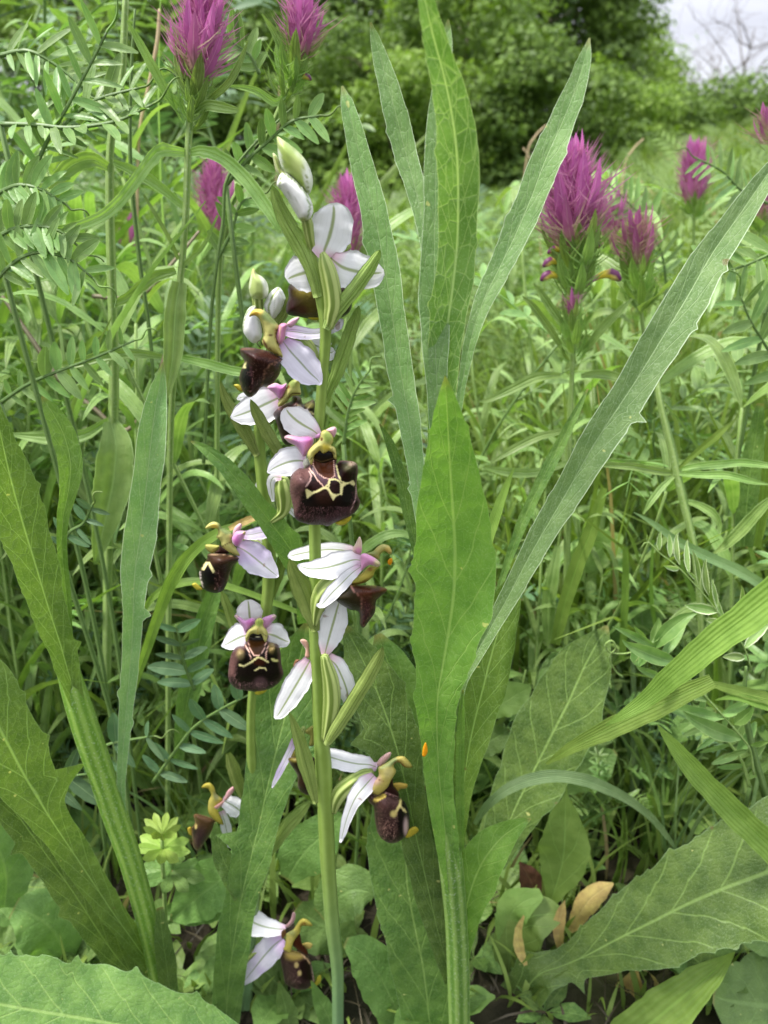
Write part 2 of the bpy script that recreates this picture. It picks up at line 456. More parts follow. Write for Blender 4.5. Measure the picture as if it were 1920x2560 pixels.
def leaf_mat(name, c1, c2, vein, vs=.6, net=9.0, netw=.05, nets=.5, side=8, rim=None, mid=.05, trans=.34, rough=.5, tc=1.5, hair=0.0, mottle=16, spec=.35, rimw=.93, lines=0, quilt=1.0):
    """green blade with midrib, side veins, fine net of veins and a pale rim"""
    s = NT(name)
    c1, c2, vein = srgb(*c1), srgb(*c2), srgb(*vein)
    u = s.sep(s.uv('n')); un, vn = u[0], u[1]
    a = s.math('MULTIPLY', s.math('ABSOLUTE', s.math('SUBTRACT', un, .5)), 2.0)
    geo = s.n('ShaderNodeTexCoord').outputs['Object']
    col = s.mix(s.math('MULTIPLY', s.mr(s.noise(mottle * 12, 4, geo), .3, .7), .8), c1, c2)
    oi = s.n('ShaderNodeObjectInfo')
    hsv = s.n('ShaderNodeHueSaturation')
    s.set(hsv.inputs['Hue'], s.mr(oi.outputs['Random'], 0, 1, .478, .497)); s.set(hsv.inputs['Saturation'], .92); s.set(hsv.inputs['Value'], s.mr(oi.outputs['Random'], 0, 1, .8, 1.2)); s.set(hsv.inputs['Color'], col)
    col = hsv.outputs[0]
    wob = s.math('MULTIPLY', s.math('SUBTRACT', s.noise(40, 2, geo), .5), .5)
    h = None; f = None; q = None; ln = None
    if lines:
        ln = s.math('SINE', s.math('MULTIPLY', un, lines * 6.2832))
        col = s.mix(s.math('MULTIPLY', s.mr(ln, -.2, 1), .14), col, vein)
    if net:
        v = s.n('ShaderNodeTexVoronoi'); v.feature = 'DISTANCE_TO_EDGE'; v.inputs['Scale'].default_value = net
        mp = s.n('ShaderNodeMapping'); mp.inputs['Scale'].default_value = (1.25, .7, 1); s.set(mp.inputs['Vector'], s.uv('m'))
        s.set(v.inputs['Vector'], mp.outputs[0])
        f = s.math('MULTIPLY', s.mr(v.outputs['Distance'], 0, netw, 1, 0), nets)
        q = s.math('MULTIPLY', s.math('MINIMUM', v.outputs['Distance'], .3), 5.0 * quilt * .5)
    if side:
        ph = s.math('FRACT', s.math('ADD', s.math('SUBTRACT', s.math('MULTIPLY', vn, float(side)), s.math('MULTIPLY', a, -1.6 if side > 0 else 1.2)), wob))
        ph = s.math('ABSOLUTE', s.math('SUBTRACT', ph, .5))
        sv = s.math('MULTIPLY', s.mr(ph, 0, .055, 1, 0), s.mr(a, .85, 1, 1, 0))
        f = sv if f is None else s.math('MAXIMUM', f, sv)
    mr = s.mr(a, mid * .4, mid * 1.6, 1.3, 0)
    f = mr if f is None else s.math('MAXIMUM', f, mr)
    fm = s.math('MINIMUM', s.math('MULTIPLY', f, vs), 1.0)
    col = s.mix(fm, col, vein)
    if rim: col = s.mix(s.mr(a, rimw, rimw + .05), col, srgb(*rim))
    if net:
        col = s.mix(s.math('MULTIPLY', s.mr(s.noise(420, 1, geo), .76, .79), .6), col, srgb(206, 206, 130))
        col = s.mix(s.math('MULTIPLY', s.mr(s.noise(130, 2, geo, .6), .74, .77), .7), col, srgb(112, 92, 56))
        col = s.mix(s.math('MULTIPLY', s.mr(vn, .0, .035, 1, 0), .5), col, srgb(150, 128, 78))
    if hair: col = s.mix(s.math('MULTIPLY', s.mr(s.noise(2600, 2, geo, .8), .52, .66), hair), col, srgb(205, 222, 190))
    hh = s.math('ADD', s.math('MULTIPLY', f, -.35), s.math('MULTIPLY', s.noise(220, 3, geo), 1.6))
    if net: hh = s.math('ADD', hh, s.math('MULTIPLY', s.noise(75, 3, geo), 3.0))
    if q is not None: hh = s.math('ADD', hh, q)
    if ln is not None: hh = s.math('ADD', hh, s.math('MULTIPLY', ln, .22))
    nrm = s.bump(hh, .7, .0004)
    tcol = s.mix(1.0, col, (tc * 1.0, tc * 1.1, tc * .45), 'MULTIPLY')
    return s.finish(col, rough, spec, trans, tcol, nrm)

def stuff_mat(name, c1, c2, trans=.35, rough=.55, dry=None, dryf=.9, spec=.3):
    """many-leaved mass: every leaf has its own shade (random in the first channel of the uv map)"""
    s = NT(name)
    u = s.sep(s.uv('n'))
    col = s.mix(u[0], srgb(*c1), srgb(*c2))
    col = s.mix(s.math('MULTIPLY', s.noise(3.0, 2), .55), col, srgb(*c2))
    if dry: col = s.mix(s.math('GREATER_THAN', u[0], dryf), col, srgb(*dry))
    tcol = s.mix(1.0, col, (1.25, 1.35, .6), 'MULTIPLY')
    return s.finish(col, rough, spec, trans, tcol)

def stalk_mat(name, c1, c2, stripes=9, rough=.45, hair=0.0, stripe=.5, spec=.35, low=None):
    s = NT(name)
    u = s.sep(s.uv('n')); geo = s.n('ShaderNodeTexCoord').outputs['Object']
    w = s.math('MULTIPLY', s.math('ADD', s.math('SINE', s.math('MULTIPLY', u[0], stripes * 6.2832)), 1.0), .5)
    f = s.math('ADD', s.math('MULTIPLY', w, stripe), s.math('MULTIPLY', s.noise(250, 3, geo), 1 - stripe))
    col = s.mix(s.mr(f, .25, .75), srgb(*c1), srgb(*c2))
    if low: col = s.mix(s.mr(s.sep(geo)[2], .015, .10, 1, 0), col, s.mix(f, srgb(*low[0]), srgb(*low[1])))
    if hair: col = s.mix(s.math('MULTIPLY', s.mr(s.noise(1500, 2, geo, .8), .55, .68), hair), col, srgb(215, 228, 205))
    nrm = s.bump(s.math('ADD', w, s.noise(700, 2, geo)), .35, .0002)
    return s.finish(col, rough, spec, .14, None, nrm)

def petal_mat(name, c, base, vein, tipg=.0, trans=.3, midw=.06, basef=.35, patch=None):
    s = NT(name)
    u = s.sep(s.uv('n')); un, vn = u[0], u[1]
    a = s.math('MULTIPLY', s.math('ABSOLUTE', s.math('SUBTRACT', un, .5)), 2.0)
    geo = s.n('ShaderNodeTexCoord').outputs['Object']
    col = s.mix(s.mr(s.noise(260, 3, geo), .3, .7), srgb(*c), tuple(x * .93 for x in srgb(*c)))
    if patch: col = s.mix(s.math('MULTIPLY', s.mr(s.noise(95, 1, geo), .5, .7), .75), col, srgb(*patch))
    col = s.mix(s.mr(vn, 0, basef, .85, 0), col, srgb(*base))
    st = s.math('ABSOLUTE', s.math('SUBTRACT', s.math('FRACT', s.math('MULTIPLY', un, 7.0)), .5))
    col = s.mix(s.math('MULTIPLY', s.mr(st, .0, .12, 1, 0), .07), col, srgb(150, 150, 155))
    mv = s.math('MULTIPLY', s.mr(a, midw * .5, midw * 2.2, 1, 0), s.mr(vn, .9, .99, 1, 0))
    col = s.mix(s.math('MULTIPLY', mv, .8), col, srgb(*vein))
    sp = s.mr(s.noise(330, 1, geo), .735, .765); col = s.mix(s.math('MULTIPLY', sp, .55), col, srgb(150, 110, 90))
    nrm = s.bump(s.math('ADD', s.math('MULTIPLY', st, .3), s.noise(300, 3, geo)), .4, .00022)
    return s.finish(col, .42, .35, trans, None, nrm)

def vcol_mat(name, rough=.5, sheen=0.0, spec=.4, trans=0.0, grain=900, gs=.35, gamt=.25):
    s = NT(name)
    at = s.n('ShaderNodeAttribute'); at.attribute_name = 'Col'
    geo = s.n('ShaderNodeTexCoord').outputs['Object']
    g = s.noise(grain, 3, geo)
    col = s.mix(1.0, at.outputs['Color'], s.mix(g, (1 - gamt,) * 3, (1 + gamt,) * 3), 'MULTIPLY')
    return s.finish(col, rough, spec, trans, None, s.bump(g, gs, .0003), sheen)

M = {}
M['weed_bright'] = leaf_mat('bright_weed_leaf', (86, 130, 42), (108, 150, 56), (160, 190, 112), vs=.5, net=4.6, netw=.05, nets=.38, side=9, mid=.04, rim=(150, 176, 116), trans=.42, tc=1.4, hair=.1, rimw=.97, spec=.25, quilt=.3)
M['weed_mid'] = leaf_mat('tall_weed_leaf', (80, 120, 46), (108, 146, 68), (176, 202, 136), vs=.7, net=4.0, netw=.06, nets=.6, side=12, mid=.06, rim=(176, 198, 140), trans=.36, tc=1.3, hair=.16, rimw=.95, spec=.25, quilt=.3)
M['weed_grey'] = leaf_mat('felted_weed_leaf', (100, 144, 76), (122, 162, 92), (176, 202, 150), vs=.45, net=5.5, netw=.05, nets=.35, side=11, mid=.03, rim=(206, 222, 192), trans=.28, tc=1.15, hair=.2, rimw=.94, spec=.25, quilt=.2)
M['weed_dark'] = leaf_mat('dark_weed_leaf', (72, 112, 40), (102, 140, 56), (154, 184, 104), vs=.45, net=5.5, netw=.05, nets=.25, side=8, mid=.03, rim=(160, 190, 140), trans=.28, tc=1.3, hair=.12, rimw=.975, spec=.28, rough=.45, quilt=.35)
M['ground_leaf'] = leaf_mat('low_leaf', (84, 124, 50), (108, 148, 66), (136, 168, 96), vs=.35, net=7, nets=.25, side=6, mid=.05, trans=.3, hair=.08, quilt=.35)
M['ground_leaf_light'] = leaf_mat('light_low_leaf', (104, 142, 60), (124, 160, 76), (146, 178, 104), vs=.4, net=0, side=4, mid=.03, trans=.36, hair=.0)
M['vetch'] = leaf_mat('vetch_leaflet', (94, 138, 62), (124, 164, 84), (150, 182, 112), vs=.5, net=0, side=0, mid=.07, rim=(168, 194, 124), trans=.32, tc=1.25, spec=.45, rough=.42)
M['vetch_pale'] = leaf_mat('pale_vetch_leaflet', (112, 150, 74), (136, 170, 94), (170, 196, 130), vs=.5, net=0, side=0, mid=.09, rim=(228, 238, 200), trans=.3, tc=1.3, rimw=.8)
M['rosette'] = leaf_mat('yellow_green_rosette_leaf', (134, 168, 62), (156, 190, 82), (170, 200, 110), vs=.4, net=0, side=0, mid=.06, trans=.36)
M['vetch_blue'] = leaf_mat('blue_green_vetch_leaflet', (78, 116, 76), (98, 136, 92), (136, 162, 120), vs=.5, net=0, side=0, mid=.07, trans=.28, tc=1.2)
M['grass'] = leaf_mat('grass_blade', (106, 144, 50), (128, 166, 66), (148, 186, 92), vs=.3, net=0, side=0, mid=.06, trans=.38, rough=.42, tc=1.3, lines=7)
M['grass_blue'] = leaf_mat('dull_grass_blade', (106, 142, 86), (126, 160, 102), (150, 178, 128), vs=.3, net=0, side=0, mid=.08, trans=.3, rough=.45, lines=7)
M['wheat_leaf'] = leaf_mat('cow_wheat_leaf', (108, 148, 64), (138, 174, 90), (160, 190, 118), vs=.45, net=0, side=0, mid=.06, rim=(170, 196, 132), trans=.34, tc=1.25, lines=3, spec=.45, rough=.42)
M['dry_leaf'] = leaf_mat('yellowed_leaf', (204, 184, 104), (170, 142, 84), (214, 198, 140), vs=.35, net=0, side=5, mid=.05, trans=.25, mottle=30)
M['dead_leaf'] = leaf_mat('dead_brown_leaf', (128, 92, 62), (92, 64, 46), (150, 118, 86), vs=.35, net=0, side=5, mid=.05, trans=.1, mottle=30)
M['bract'] = leaf_mat('orchid_bract', (136, 164, 74), (156, 182, 92), (118, 142, 60), vs=.5, net=0, side=0, mid=.05, rim=(150, 172, 96), trans=.35, tc=1.4, lines=5)
M['weed_stem'] = stalk_mat('weed_stem', (92, 132, 50), (134, 168, 84), 8, hair=.35)
M['left_stem'] = stalk_mat('bright_weed_stem', (104, 146, 48), (140, 176, 78), 8, hair=.3)
M['orchid_stem'] = stalk_mat('orchid_stem', (126, 152, 66), (144, 170, 84), 5, stripe=.35, low=((98, 136, 88), (124, 156, 106)))
M['orchid_stem_low'] = stalk_mat('orchid_stem_foot', (96, 136, 84), (118, 152, 98), 5, stripe=.3)
M['ovary'] = stalk_mat('orchid_ovary', (124, 146, 66), (178, 194, 116), 6, stripe=.85)
M['wheat_stem'] = stalk_mat('cow_wheat_stem', (120, 152, 74), (158, 184, 108), 4, hair=.25)
M['dark_stem'] = stalk_mat('vetch_stem', (88, 118, 60), (118, 146, 82), 4, hair=.1)
M['red_stem'] = stalk_mat('reddish_stem', (124, 100, 88), (146, 140, 110), 3, hair=.2)
M['straw'] = stalk_mat('dry_straw', (176, 150, 110), (204, 184, 146), 3)
M['sepal'] = petal_mat('white_sepal', (243, 243, 245), (226, 186, 212), (132, 152, 84), midw=.05, basef=.22)
M['sepal_back'] = petal_mat('white_sepal_green_vein', (244, 244, 244), (232, 190, 208), (140, 158, 72), midw=.06, basef=.28)
M['sepal_lilac'] = petal_mat('lilac_sepal', (236, 232, 244), (214, 176, 220), (140, 154, 112), midw=.04, basef=.3, patch=(212, 192, 232))
M['pinkp'] = vcol_mat('pink_petal', .5, .3, .3, .2, 700, .3, .12)
M['body'] = vcol_mat('flower_column', .42, 0, .35, .3, 900, .45, .25)
M['lip'] = vcol_mat('velvet_lip', .42, .02, .22, 0, 1800, .35, .2)
M['bud'] = vcol_mat('flower_bud', .42, .1, .4, .15, 400, .3, .12)
M['magenta'] = petal_mat('magenta_bract', (200, 112, 176), (176, 134, 138), (226, 160, 208), midw=.05, basef=.45, trans=.4)
M['magenta_dull'] = petal_mat('dull_magenta_bract', (176, 98, 146), (160, 156, 106), (200, 150, 170), midw=.05, basef=.6, trans=.35)
M['flower_yellow'] = vcol_mat('yellow_flower', .45, .1, .4, .15, 500, .3, .1)
M['meadow'] = stuff_mat('meadow_grass', (52, 76, 26), (136, 160, 78), dry=(168, 150, 110), dryf=.965)
M['meadow_leaf'] = stuff_mat('meadow_leaves', (52, 82, 30), (138, 166, 82), spec=.45, rough=.42)
M['meadow_vetch'] = stuff_mat('meadow_vetch', (56, 84, 36), (124, 150, 80))
M['hedge'] = stuff_mat('hedge_leaves', (52, 80, 30), (112, 140, 58), trans=.3)
M['hedge_lt'] = stuff_mat('light_hedge_leaves', (82, 112, 40), (134, 162, 70), trans=.38)
M['hedge_dk'] = stuff_mat('dark_hedge_leaves', (38, 60, 26), (74, 102, 44), trans=.22)
M['bark'] = stalk_mat('bark', (78, 66, 54), (108, 94, 80), 6, rough=.8)

M['straw_stuff'] = stuff_mat('litter', (84, 76, 54), (46, 42, 32), trans=.05)
def soil_mat():
    s = NT('soil'); geo = s.n('ShaderNodeTexCoord').outputs['Object']
    c = s.mix(s.mr(s.noise(40, 6, geo), .35, .7), srgb(26, 24, 19), srgb(56, 50, 38))
    c = s.mix(s.mr(s.noise(6, 4, geo), .45, .6), c, srgb(58, 62, 34))
    return s.finish(c, .9, .2, 0, None, s.bump(s.noise(160, 6, geo), .8, .003))
M['soil'] = soil_mat()
# ------------------------------------------------------------------ orchids
def sep_(fl, Z, pts, Y, mat='sepal', name='sepal', curl=-.15, fold=.12, **k):
    """sepal or petal as a ribbon, points (x, y, width[, dY])"""
    q = [(p[0], p[1], Y + (p[3] if len(p) > 3 else 0), p[2] * (1.16 if 'sepal' in mat else 1)) for p in pts]
    return leaf(name, Z, q, M[mat], fl, n=20, m=8, fold=fold, curl=curl, wav=.05, thick=.00022, **k)
PINK, PINKD, PINKL = (216, 158, 204), (200, 118, 180), (228, 190, 200)
YEL, YGR, YD = (206, 202, 124), (150, 168, 88), (176, 158, 60)
CREAM = (226, 216, 150)

def orchid(name, label):
    base = world_pt(*D(732, 2212), .14)[0] if 'tall front' in label else world_pt(*D(530, 2212), .155)[0]
    base.z = GZ
    return thing(name, base, label, 'orchid')
O1 = orchid('orchid', 'tall front bee orchid with a thick stem and two white buds at its tip')
O2 = orchid('orchid', 'slimmer bee orchid just behind the tall one, its three pale buds lower down')
Y1, Y2 = .140, .155

ZS = Zm(0, 0, 1)
def ptsS(Z, pts): return [(*Z(x, y), Y, w * Z.k) for (x, y, Y, w) in pts]
main = ptsS(ZB, [(800, -420, Y1, 70), (850, -230, Y1, 95), (885, -50, Y1, 105), (925, 150, Y1, 112), (955, 330, Y1, 114), (956, 500, Y1, 108), (935, 780, Y1, 102), (915, 1050, Y1, 104), (890, 1320, Y1, 105), (866, 1600, Y1, 106)]) \
    + ptsS(ZE, [(526, -60, Y1, 124), (530, 250, Y1, 126), (530, 550, Y1, 126), (528, 800, Y1, 122), (530, 1000, Y1, 134), (542, 1300, Y1, 130), (560, 1700, Y1, 138), (580, 2000, Y1, 150)]) \
    + ptsS(ZG, [(1358, 50, Y1, 156), (1375, 400, Y1, 150), (1392, 800, Y1, 148), (1410, 1100, Y1, 138), (1440, 1500, Y1, 136), (1475, 1800, Y1, 120), (1490, 2000, Y1, 112), (1492, 2300, Y1, 108), (1492, 2560, Y1, 108)])
stem('stem', ZS, main, M['orchid_stem'], O1, n=110, k=14)
stem('stem', D, [(585, 690, Y2, 12), (580, 780, Y2, 16), (568, 860, Y2, 20), (560, 930, Y2, 24), (562, 990, Y2, 26), (570, 1060, Y2, 28), (579, 1150, Y2, 29), (582, 1220, Y2, 28), (577, 1300, Y2, 26), (562, 1390, Y2, 22), (545, 1500, Y2, 19), (542, 1600, Y2, 20), (548, 1750, Y2, 26), (548, 1900, Y2, 32), (540, 2000, Y2, 32), (533, 2100, Y2, 30), (530, 2260, Y2, 30)], M['orchid_stem'], O2, n=60, k=12)

def bract_(o, Z, pts, Y, label=None, **k):
    q = [(p[0], p[1], Y + (p[3] if len(p) > 3 else 0), p[2]) for p in pts]
    b = leaf('bract', Z, q, M['bract'], o, n=26, m=8, fold=k.pop('fold', -.45), curl=-.1, wav=.02, thick=.0004, **k)
    return b
bract_(O1, ZA, [(456, 503, 10), (478, 580, 90), (520, 700, 125), (585, 840, 150), (660, 970, 165), (735, 1100, 160), (800, 1250, 130), (850, 1400, 110), (885, 1560, 90)], .1385)
bract_(O1, ZA, [(1470, 1112, 12), (1440, 1170, 85), (1360, 1300, 125), (1260, 1440, 140), (1150, 1580, 135), (1060, 1690, 130), (1000, 1780, 120), (955, 1860, 70)], .1365)
bract_(O1, ZB, [(1270, 168, 8), (1250, 250, 80), (1190, 420, 125), (1120, 630, 140), (1050, 830, 125), (990, 970, 90), (955, 1080, 40)], .143)
bract_(O1, ZE, [(262, 318, 10), (300, 420, 120), (360, 560, 190), (420, 700, 220), (470, 840, 200), (510, 960, 150), (535, 1080, 90)], .1375)
bract_(O1, ZE, [(1228, 1233, 10), (1200, 1320, 95), (1130, 1450, 140), (1035, 1620, 150), (940, 1770, 150), (830, 1950, 145), (720, 2120, 130), (640, 2260, 70)], .1345)
bract_(O1, ZF, [(178, 85, 8), (225, 200, 70), (290, 400, 130), (350, 620, 165), (410, 840, 130), (455, 1040, 60)], .137)
bract_(O1, ZF, [(470, 690, 10), (480, 900, 60), (500, 1150, 40)], .139)
# second plant's bracts
bract_(O2, D, [(476, 822, 2), (486, 858, 20), (510, 900, 30), (536, 945, 28), (556, 985, 14)], .153)
bract_(O2, ZB, [(250, 1050, 8), (285, 1130, 80), (360, 1280, 120), (440, 1420, 125), (520, 1550, 100), (590, 1660, 50)], .1425)
bract_(O2, ZD, [(1120, 400, 20), (1130, 520, 100), (1105, 680, 110), (1060, 840, 90), (1020, 1000, 40)], .156)
bract_(O2, ZD, [(430, 900, 14), (470, 1010, 90), (520, 1150, 110), (560, 1290, 100), (610, 1380, 60)], .157)
bract_(O2, ZG, [(480, -60, 50), (520, 60, 110), (560, 180, 120), (600, 290, 90), (640, 400, 30)], .158)
bract_(O2, ZG, [(1235, 390, 20), (1150, 480, 90), (1030, 600, 130), (930, 740, 120), (820, 900, 90), (720, 1040, 60), (640, 1200, 40)], .153)
bract_(O2, ZF, [(390, 1010, 20), (300, 1100, 110), (170, 1240, 150), (60, 1340, 150), (-60, 1450, 120), (-160, 1560, 60)], .1545)

# buds
b1 = blob('bud', ZA, [(500, 42), (560, 75), (650, 140), (740, 225), (800, 320), (835, 430), (832, 520), (800, 588), (740, 575), (640, 440), (555, 350), (512, 230), (503, 120)], .139, .0075, M['bud'], O1, (150, 172, 84),
     [('poly', [(670, 180), (760, 250), (850, 400), (850, 600), (790, 600), (740, 400)], (228, 230, 214), 14), ('line', [(655, 150), (735, 300), (782, 430), (795, 560)], 10, (128, 140, 60)),
      ('poly', [(500, 150), (530, 180), (560, 340), (600, 400), (520, 330)], (214, 222, 200), 8), ('line', [(545, 210), (590, 340), (640, 420)], 8, (120, 140, 70)), ('spot', (700, 300, 60, 100, .8), (172, 188, 108)), ('spot', (530, 80, 40, 50, .5), (190, 200, 130))])
blob('bud', ZA, [(458, 200), (490, 215), (515, 260), (540, 340), (590, 390), (540, 425), (500, 380), (472, 300)], .141, .003, M['bud'], O1, (196, 204, 140), [('line', [(480, 230), (530, 380)], 14, (150, 170, 80))])
b2 = blob('bud', ZA, [(545, 385), (605, 395), (690, 460), (770, 550), (830, 670), (838, 760), (800, 825), (725, 836), (670, 760), (600, 640), (530, 540), (497, 500), (512, 430)], .137, .0070, M['bud'], O1, (232, 232, 226),
     [('line', [(560, 385), (680, 470), (770, 580), (812, 700), (790, 800)], 15, (112, 138, 60)), ('line', [(545, 400), (520, 510)], 14, (130, 150, 76)), ('spot', (730, 830, 70, 22, .7), (170, 180, 90)), ('line', [(600, 560), (700, 760)], 5, (180, 184, 170)), ('line', [(660, 600), (750, 780)], 5, (186, 190, 176))])
stem('stalk', ZA, [(775, 820, .138, 95), (795, 900, .1385, 100), (815, 1020, .139, 85), (838, 1130, .14, 75), (862, 1260, .14, 50)], M['ovary'], b2, n=14, k=18, ribs=6)
ba = blob('bud', ZA, [(275, 1282), (305, 1330), (370, 1370), (410, 1430), (420, 1500), (400, 1560), (345, 1580), (265, 1565), (234, 1480), (242, 1390)], .153, .0065, M['bud'], O2, (170, 188, 110),
     [('poly', [(330, 1345), (420, 1420), (430, 1560), (370, 1570), (370, 1450)], (222, 226, 206), 16), ('line', [(262, 1340), (240, 1470)], 16, (206, 214, 180)), ('line', [(395, 1410), (425, 1385), (440, 1392)], 8, (200, 210, 180)), ('spot', (272, 1310, 18, 40, .6), (206, 196, 120))])
stem('stalk', ZB, [(315, 85, .153, 95), (320, 170, .1535, 90), (345, 300, .154, 70), (380, 420, .155, 40)], M['ovary'], ba, n=10, k=18, ribs=6)
bb = blob('bud', ZB, [(520, -8), (560, 40), (582, 110), (560, 190), (525, 250), (480, 295), (430, 275), (385, 205), (376, 150), (420, 60), (470, 10)], .154, .0065, M['bud'], O2, (228, 230, 222),
     [('line', [(515, 0), (450, 90), (418, 180), (430, 260)], 18, (136, 154, 90)), ('line', [(520, 10), (560, 110), (540, 200)], 8, (190, 198, 170)), ('line', [(480, 80), (470, 250)], 6, (184, 190, 170))])
bract_(O2, ZB, [(608, 85, 20), (590, 160, 90), (545, 250, 110), (500, 330, 90), (440, 400, 50)], .152, fold=-.3)
bc = blob('bud', ZB, [(275, 165), (305, 180), (340, 300), (358, 450), (310, 512), (262, 516), (205, 455), (176, 385), (186, 290), (225, 200)], .153, .006, M['bud'], O2, (232, 232, 228),
     [('line', [(280, 170), (215, 230), (184, 320), (178, 390)], 14, (138, 158, 84)), ('line', [(300, 190), (330, 330)], 10, (190, 198, 170)), ('spot', (262, 350, 34, 90, .8), (214, 214, 216))])

def lip_marks_gloss(): return []
def flower(o, Z, ov, Y, mat='ovary', label=None):
    """the flower's ribbed ovary; sepals, petals, column and lip hang from it"""
    q = [(p[0], p[1], Y + (p[3] if len(p) > 3 else 0), p[2]) for p in ov]
    f = stem('flower', Z, q, M[mat], o, n=24, k=24, ribs=6, rib_d=.16)
    if label: f['label'] = label
    return f
def col_(fl, Z, out, Y, th=.004, marks=(), base=YEL, name='column', **k): return blob(name, Z, out, Y, th, M['body'], fl, base, marks, **k)
def pet_(fl, Z, out, Y, th=.0016, tip=None, base=PINK, marks=()): return blob('petal', Z, out, Y, th, M['pinkp'], fl, base, marks, back=.4)

# F1, top, seen from the back
f = flower(O1, ZA, [(930, 1140, 50), (955, 1230, 120), (990, 1350, 150), (1020, 1500, 155), (1030, 1640, 150), (1010, 1740, 125), (985, 1850, 80)], .1375, label='topmost flower, turned away from the camera')
sep_(f, ZA, [(935, 1195, 70), (945, 1120, 235), (985, 1010, 330), (1018, 890, 345), (1035, 780, 300), (1035, 710, 210), (1030, 668, 60)], .139, 'sepal_back')
sep_(f, ZA, [(900, 1235, 130), (800, 1310, 300), (700, 1345, 280), (632, 1370, 190), (592, 1395, 60)], .1405, 'sepal_back', fold=.06)
sep_(f, ZA, [(1010, 1190, 120), (1110, 1270, 290), (1230, 1310, 310), (1370, 1330, 250), (1460, 1330, 170), (1510, 1322, 40)], .1385, 'sepal_back', fold=.06)
sep_(f, ZA, [(1090, 1125, 60), (1140, 1085, 85), (1195, 1062, 45)], .142, 'bract', 'petal')
blob('lip', ZB, [(628, -40), (900, -60), (1180, -40), (1205, 100), (1195, 205), (1130, 268), (1010, 285), (890, 296), (800, 290), (720, 272), (640, 262), (592, 240), (586, 175), (610, 90)], .146, .007, M['lip'], f, (62, 38, 14),
     [('spot', (830, 150, 110, 190, .6), (104, 92, 28)), ('spot', (780, 40, 120, 50, .7), (132, 120, 40)), ('poly', [(595, 0), (640, 0), (650, 150), (720, 290), (560, 280)], (66, 22, 24), 20), ('spot', (735, 215, 50, 40, .8), (90, 34, 20)), ('edge', 12, (40, 14, 18), 14)])
col_(f, ZB, [(790, 275), (880, 255), (960, 270), (900, 300), (830, 302)], .1455, .003, base=(214, 200, 60), name='appendage')

# F2, faces left
f = flower(O1, ZB, [(620, 440, 80), (700, 470, 110), (800, 560, 110), (860, 700, 90), (880, 900, 60)], .1415, label='flower facing left just under the buds')
sep_(f, ZB, [(575, 405, 70), (680, 415, 110), (800, 432, 90), (900, 425, 80), (1000, 385, 85), (1080, 340, 85), (1118, 292, 20)], .1405, 'sepal_lilac', fold=.3)
sep_(f, ZB, [(730, 480, 60), (830, 525, 140), (920, 570, 170), (1000, 610, 130), (1045, 590, 60)], .1445)
sep_(f, ZB, [(555, 500, 110), (620, 590, 220), (720, 700, 270), (810, 800, 230), (880, 865, 120), (912, 912, 20)], .137, 'sepal_lilac', fold=.2)
pet_(f, ZB, [(590, 335), (640, 288), (700, 270), (712, 288), (675, 340), (625, 372)], .1395, base=(214, 166, 190), marks=[('edge', 12, (170, 180, 120), 12)])
pet_(f, ZB, [(520, 352), (560, 330), (600, 345), (585, 400), (572, 480), (540, 532), (505, 512), (490, 440)], .1365, .003, base=(206, 138, 172), marks=[('line', [(535, 360), (520, 500)], 12, (190, 156, 130))])
blob('lip', ZB, [(152, 575), (200, 560), (300, 568), (430, 598), (556, 655), (548, 700), (532, 790), (500, 850), (440, 912), (350, 938), (300, 1000), (240, 1030), (190, 992), (150, 900), (148, 820), (182, 720), (192, 690), (160, 625)], .138, .0085, M['lip'], f, (62, 26, 22),
     [('spot', (200, 830, 70, 130, .4), (16, 6, 10)), ('spot', (380, 640, 150, 60, .8), (84, 40, 30)), ('poly', [(545, 690), (430, 730), (385, 780), (360, 930), (450, 920), (550, 800)], (76, 52, 30), 16), ('line', [(550, 680), (430, 725), (385, 780), (370, 870), (350, 930)], 12, (146, 106, 84)),
      ('line', [(200, 710), (190, 750)], 22, (206, 200, 140)), ('line', [(160, 575), (300, 575), (440, 605), (550, 660)], 12, (128, 86, 66)), ('edge', 8, (96, 56, 50), 10), ('line', [(250, 740), (280, 990)], 14, (92, 52, 60))],
     bumps=[(300, 640, 130, .002)], fur=260, furcol=(150, 110, 100), furmask=lambda x, y, d: (x > 220) & (d > 5))
col_(f, ZB, [(235, 272), (262, 212), (312, 196), (380, 210), (440, 262), (500, 330), (522, 372), (495, 430), (512, 520), (556, 655), (480, 622), (400, 572), (358, 510), (372, 440), (355, 345), (322, 280), (285, 258)], .1365, .0045,
     [('poly', [(390, 200), (540, 340), (470, 345), (370, 300), (340, 240)], (134, 152, 92), 18), ('spot', (300, 225, 60, 32, .6), (222, 190, 84)), ('line', [(240, 272), (285, 262), (330, 290)], 12, (110, 70, 30)), ('spot', (437, 447, 22, 7, .5), (80, 30, 20)), ('line', [(360, 480), (400, 545), (450, 590)], 10, (100, 50, 30)), ('spot', (500, 600, 50, 50, .8), (196, 184, 100)), ('line', [(490, 380), (500, 460)], 8, (140, 70, 60))])
col_(f, ZB, [(92, 915), (130, 905), (160, 925), (182, 962), (165, 980), (125, 955)], .1385, .002, base=(196, 186, 70), name='appendage')
stem('filament', ZB, [(345, 565, .1375, 10), (312, 520, .1370, 8), (340, 495, .1368, 8), (362, 540, .1372, 10)], M['bark'], f, n=14, k=6)

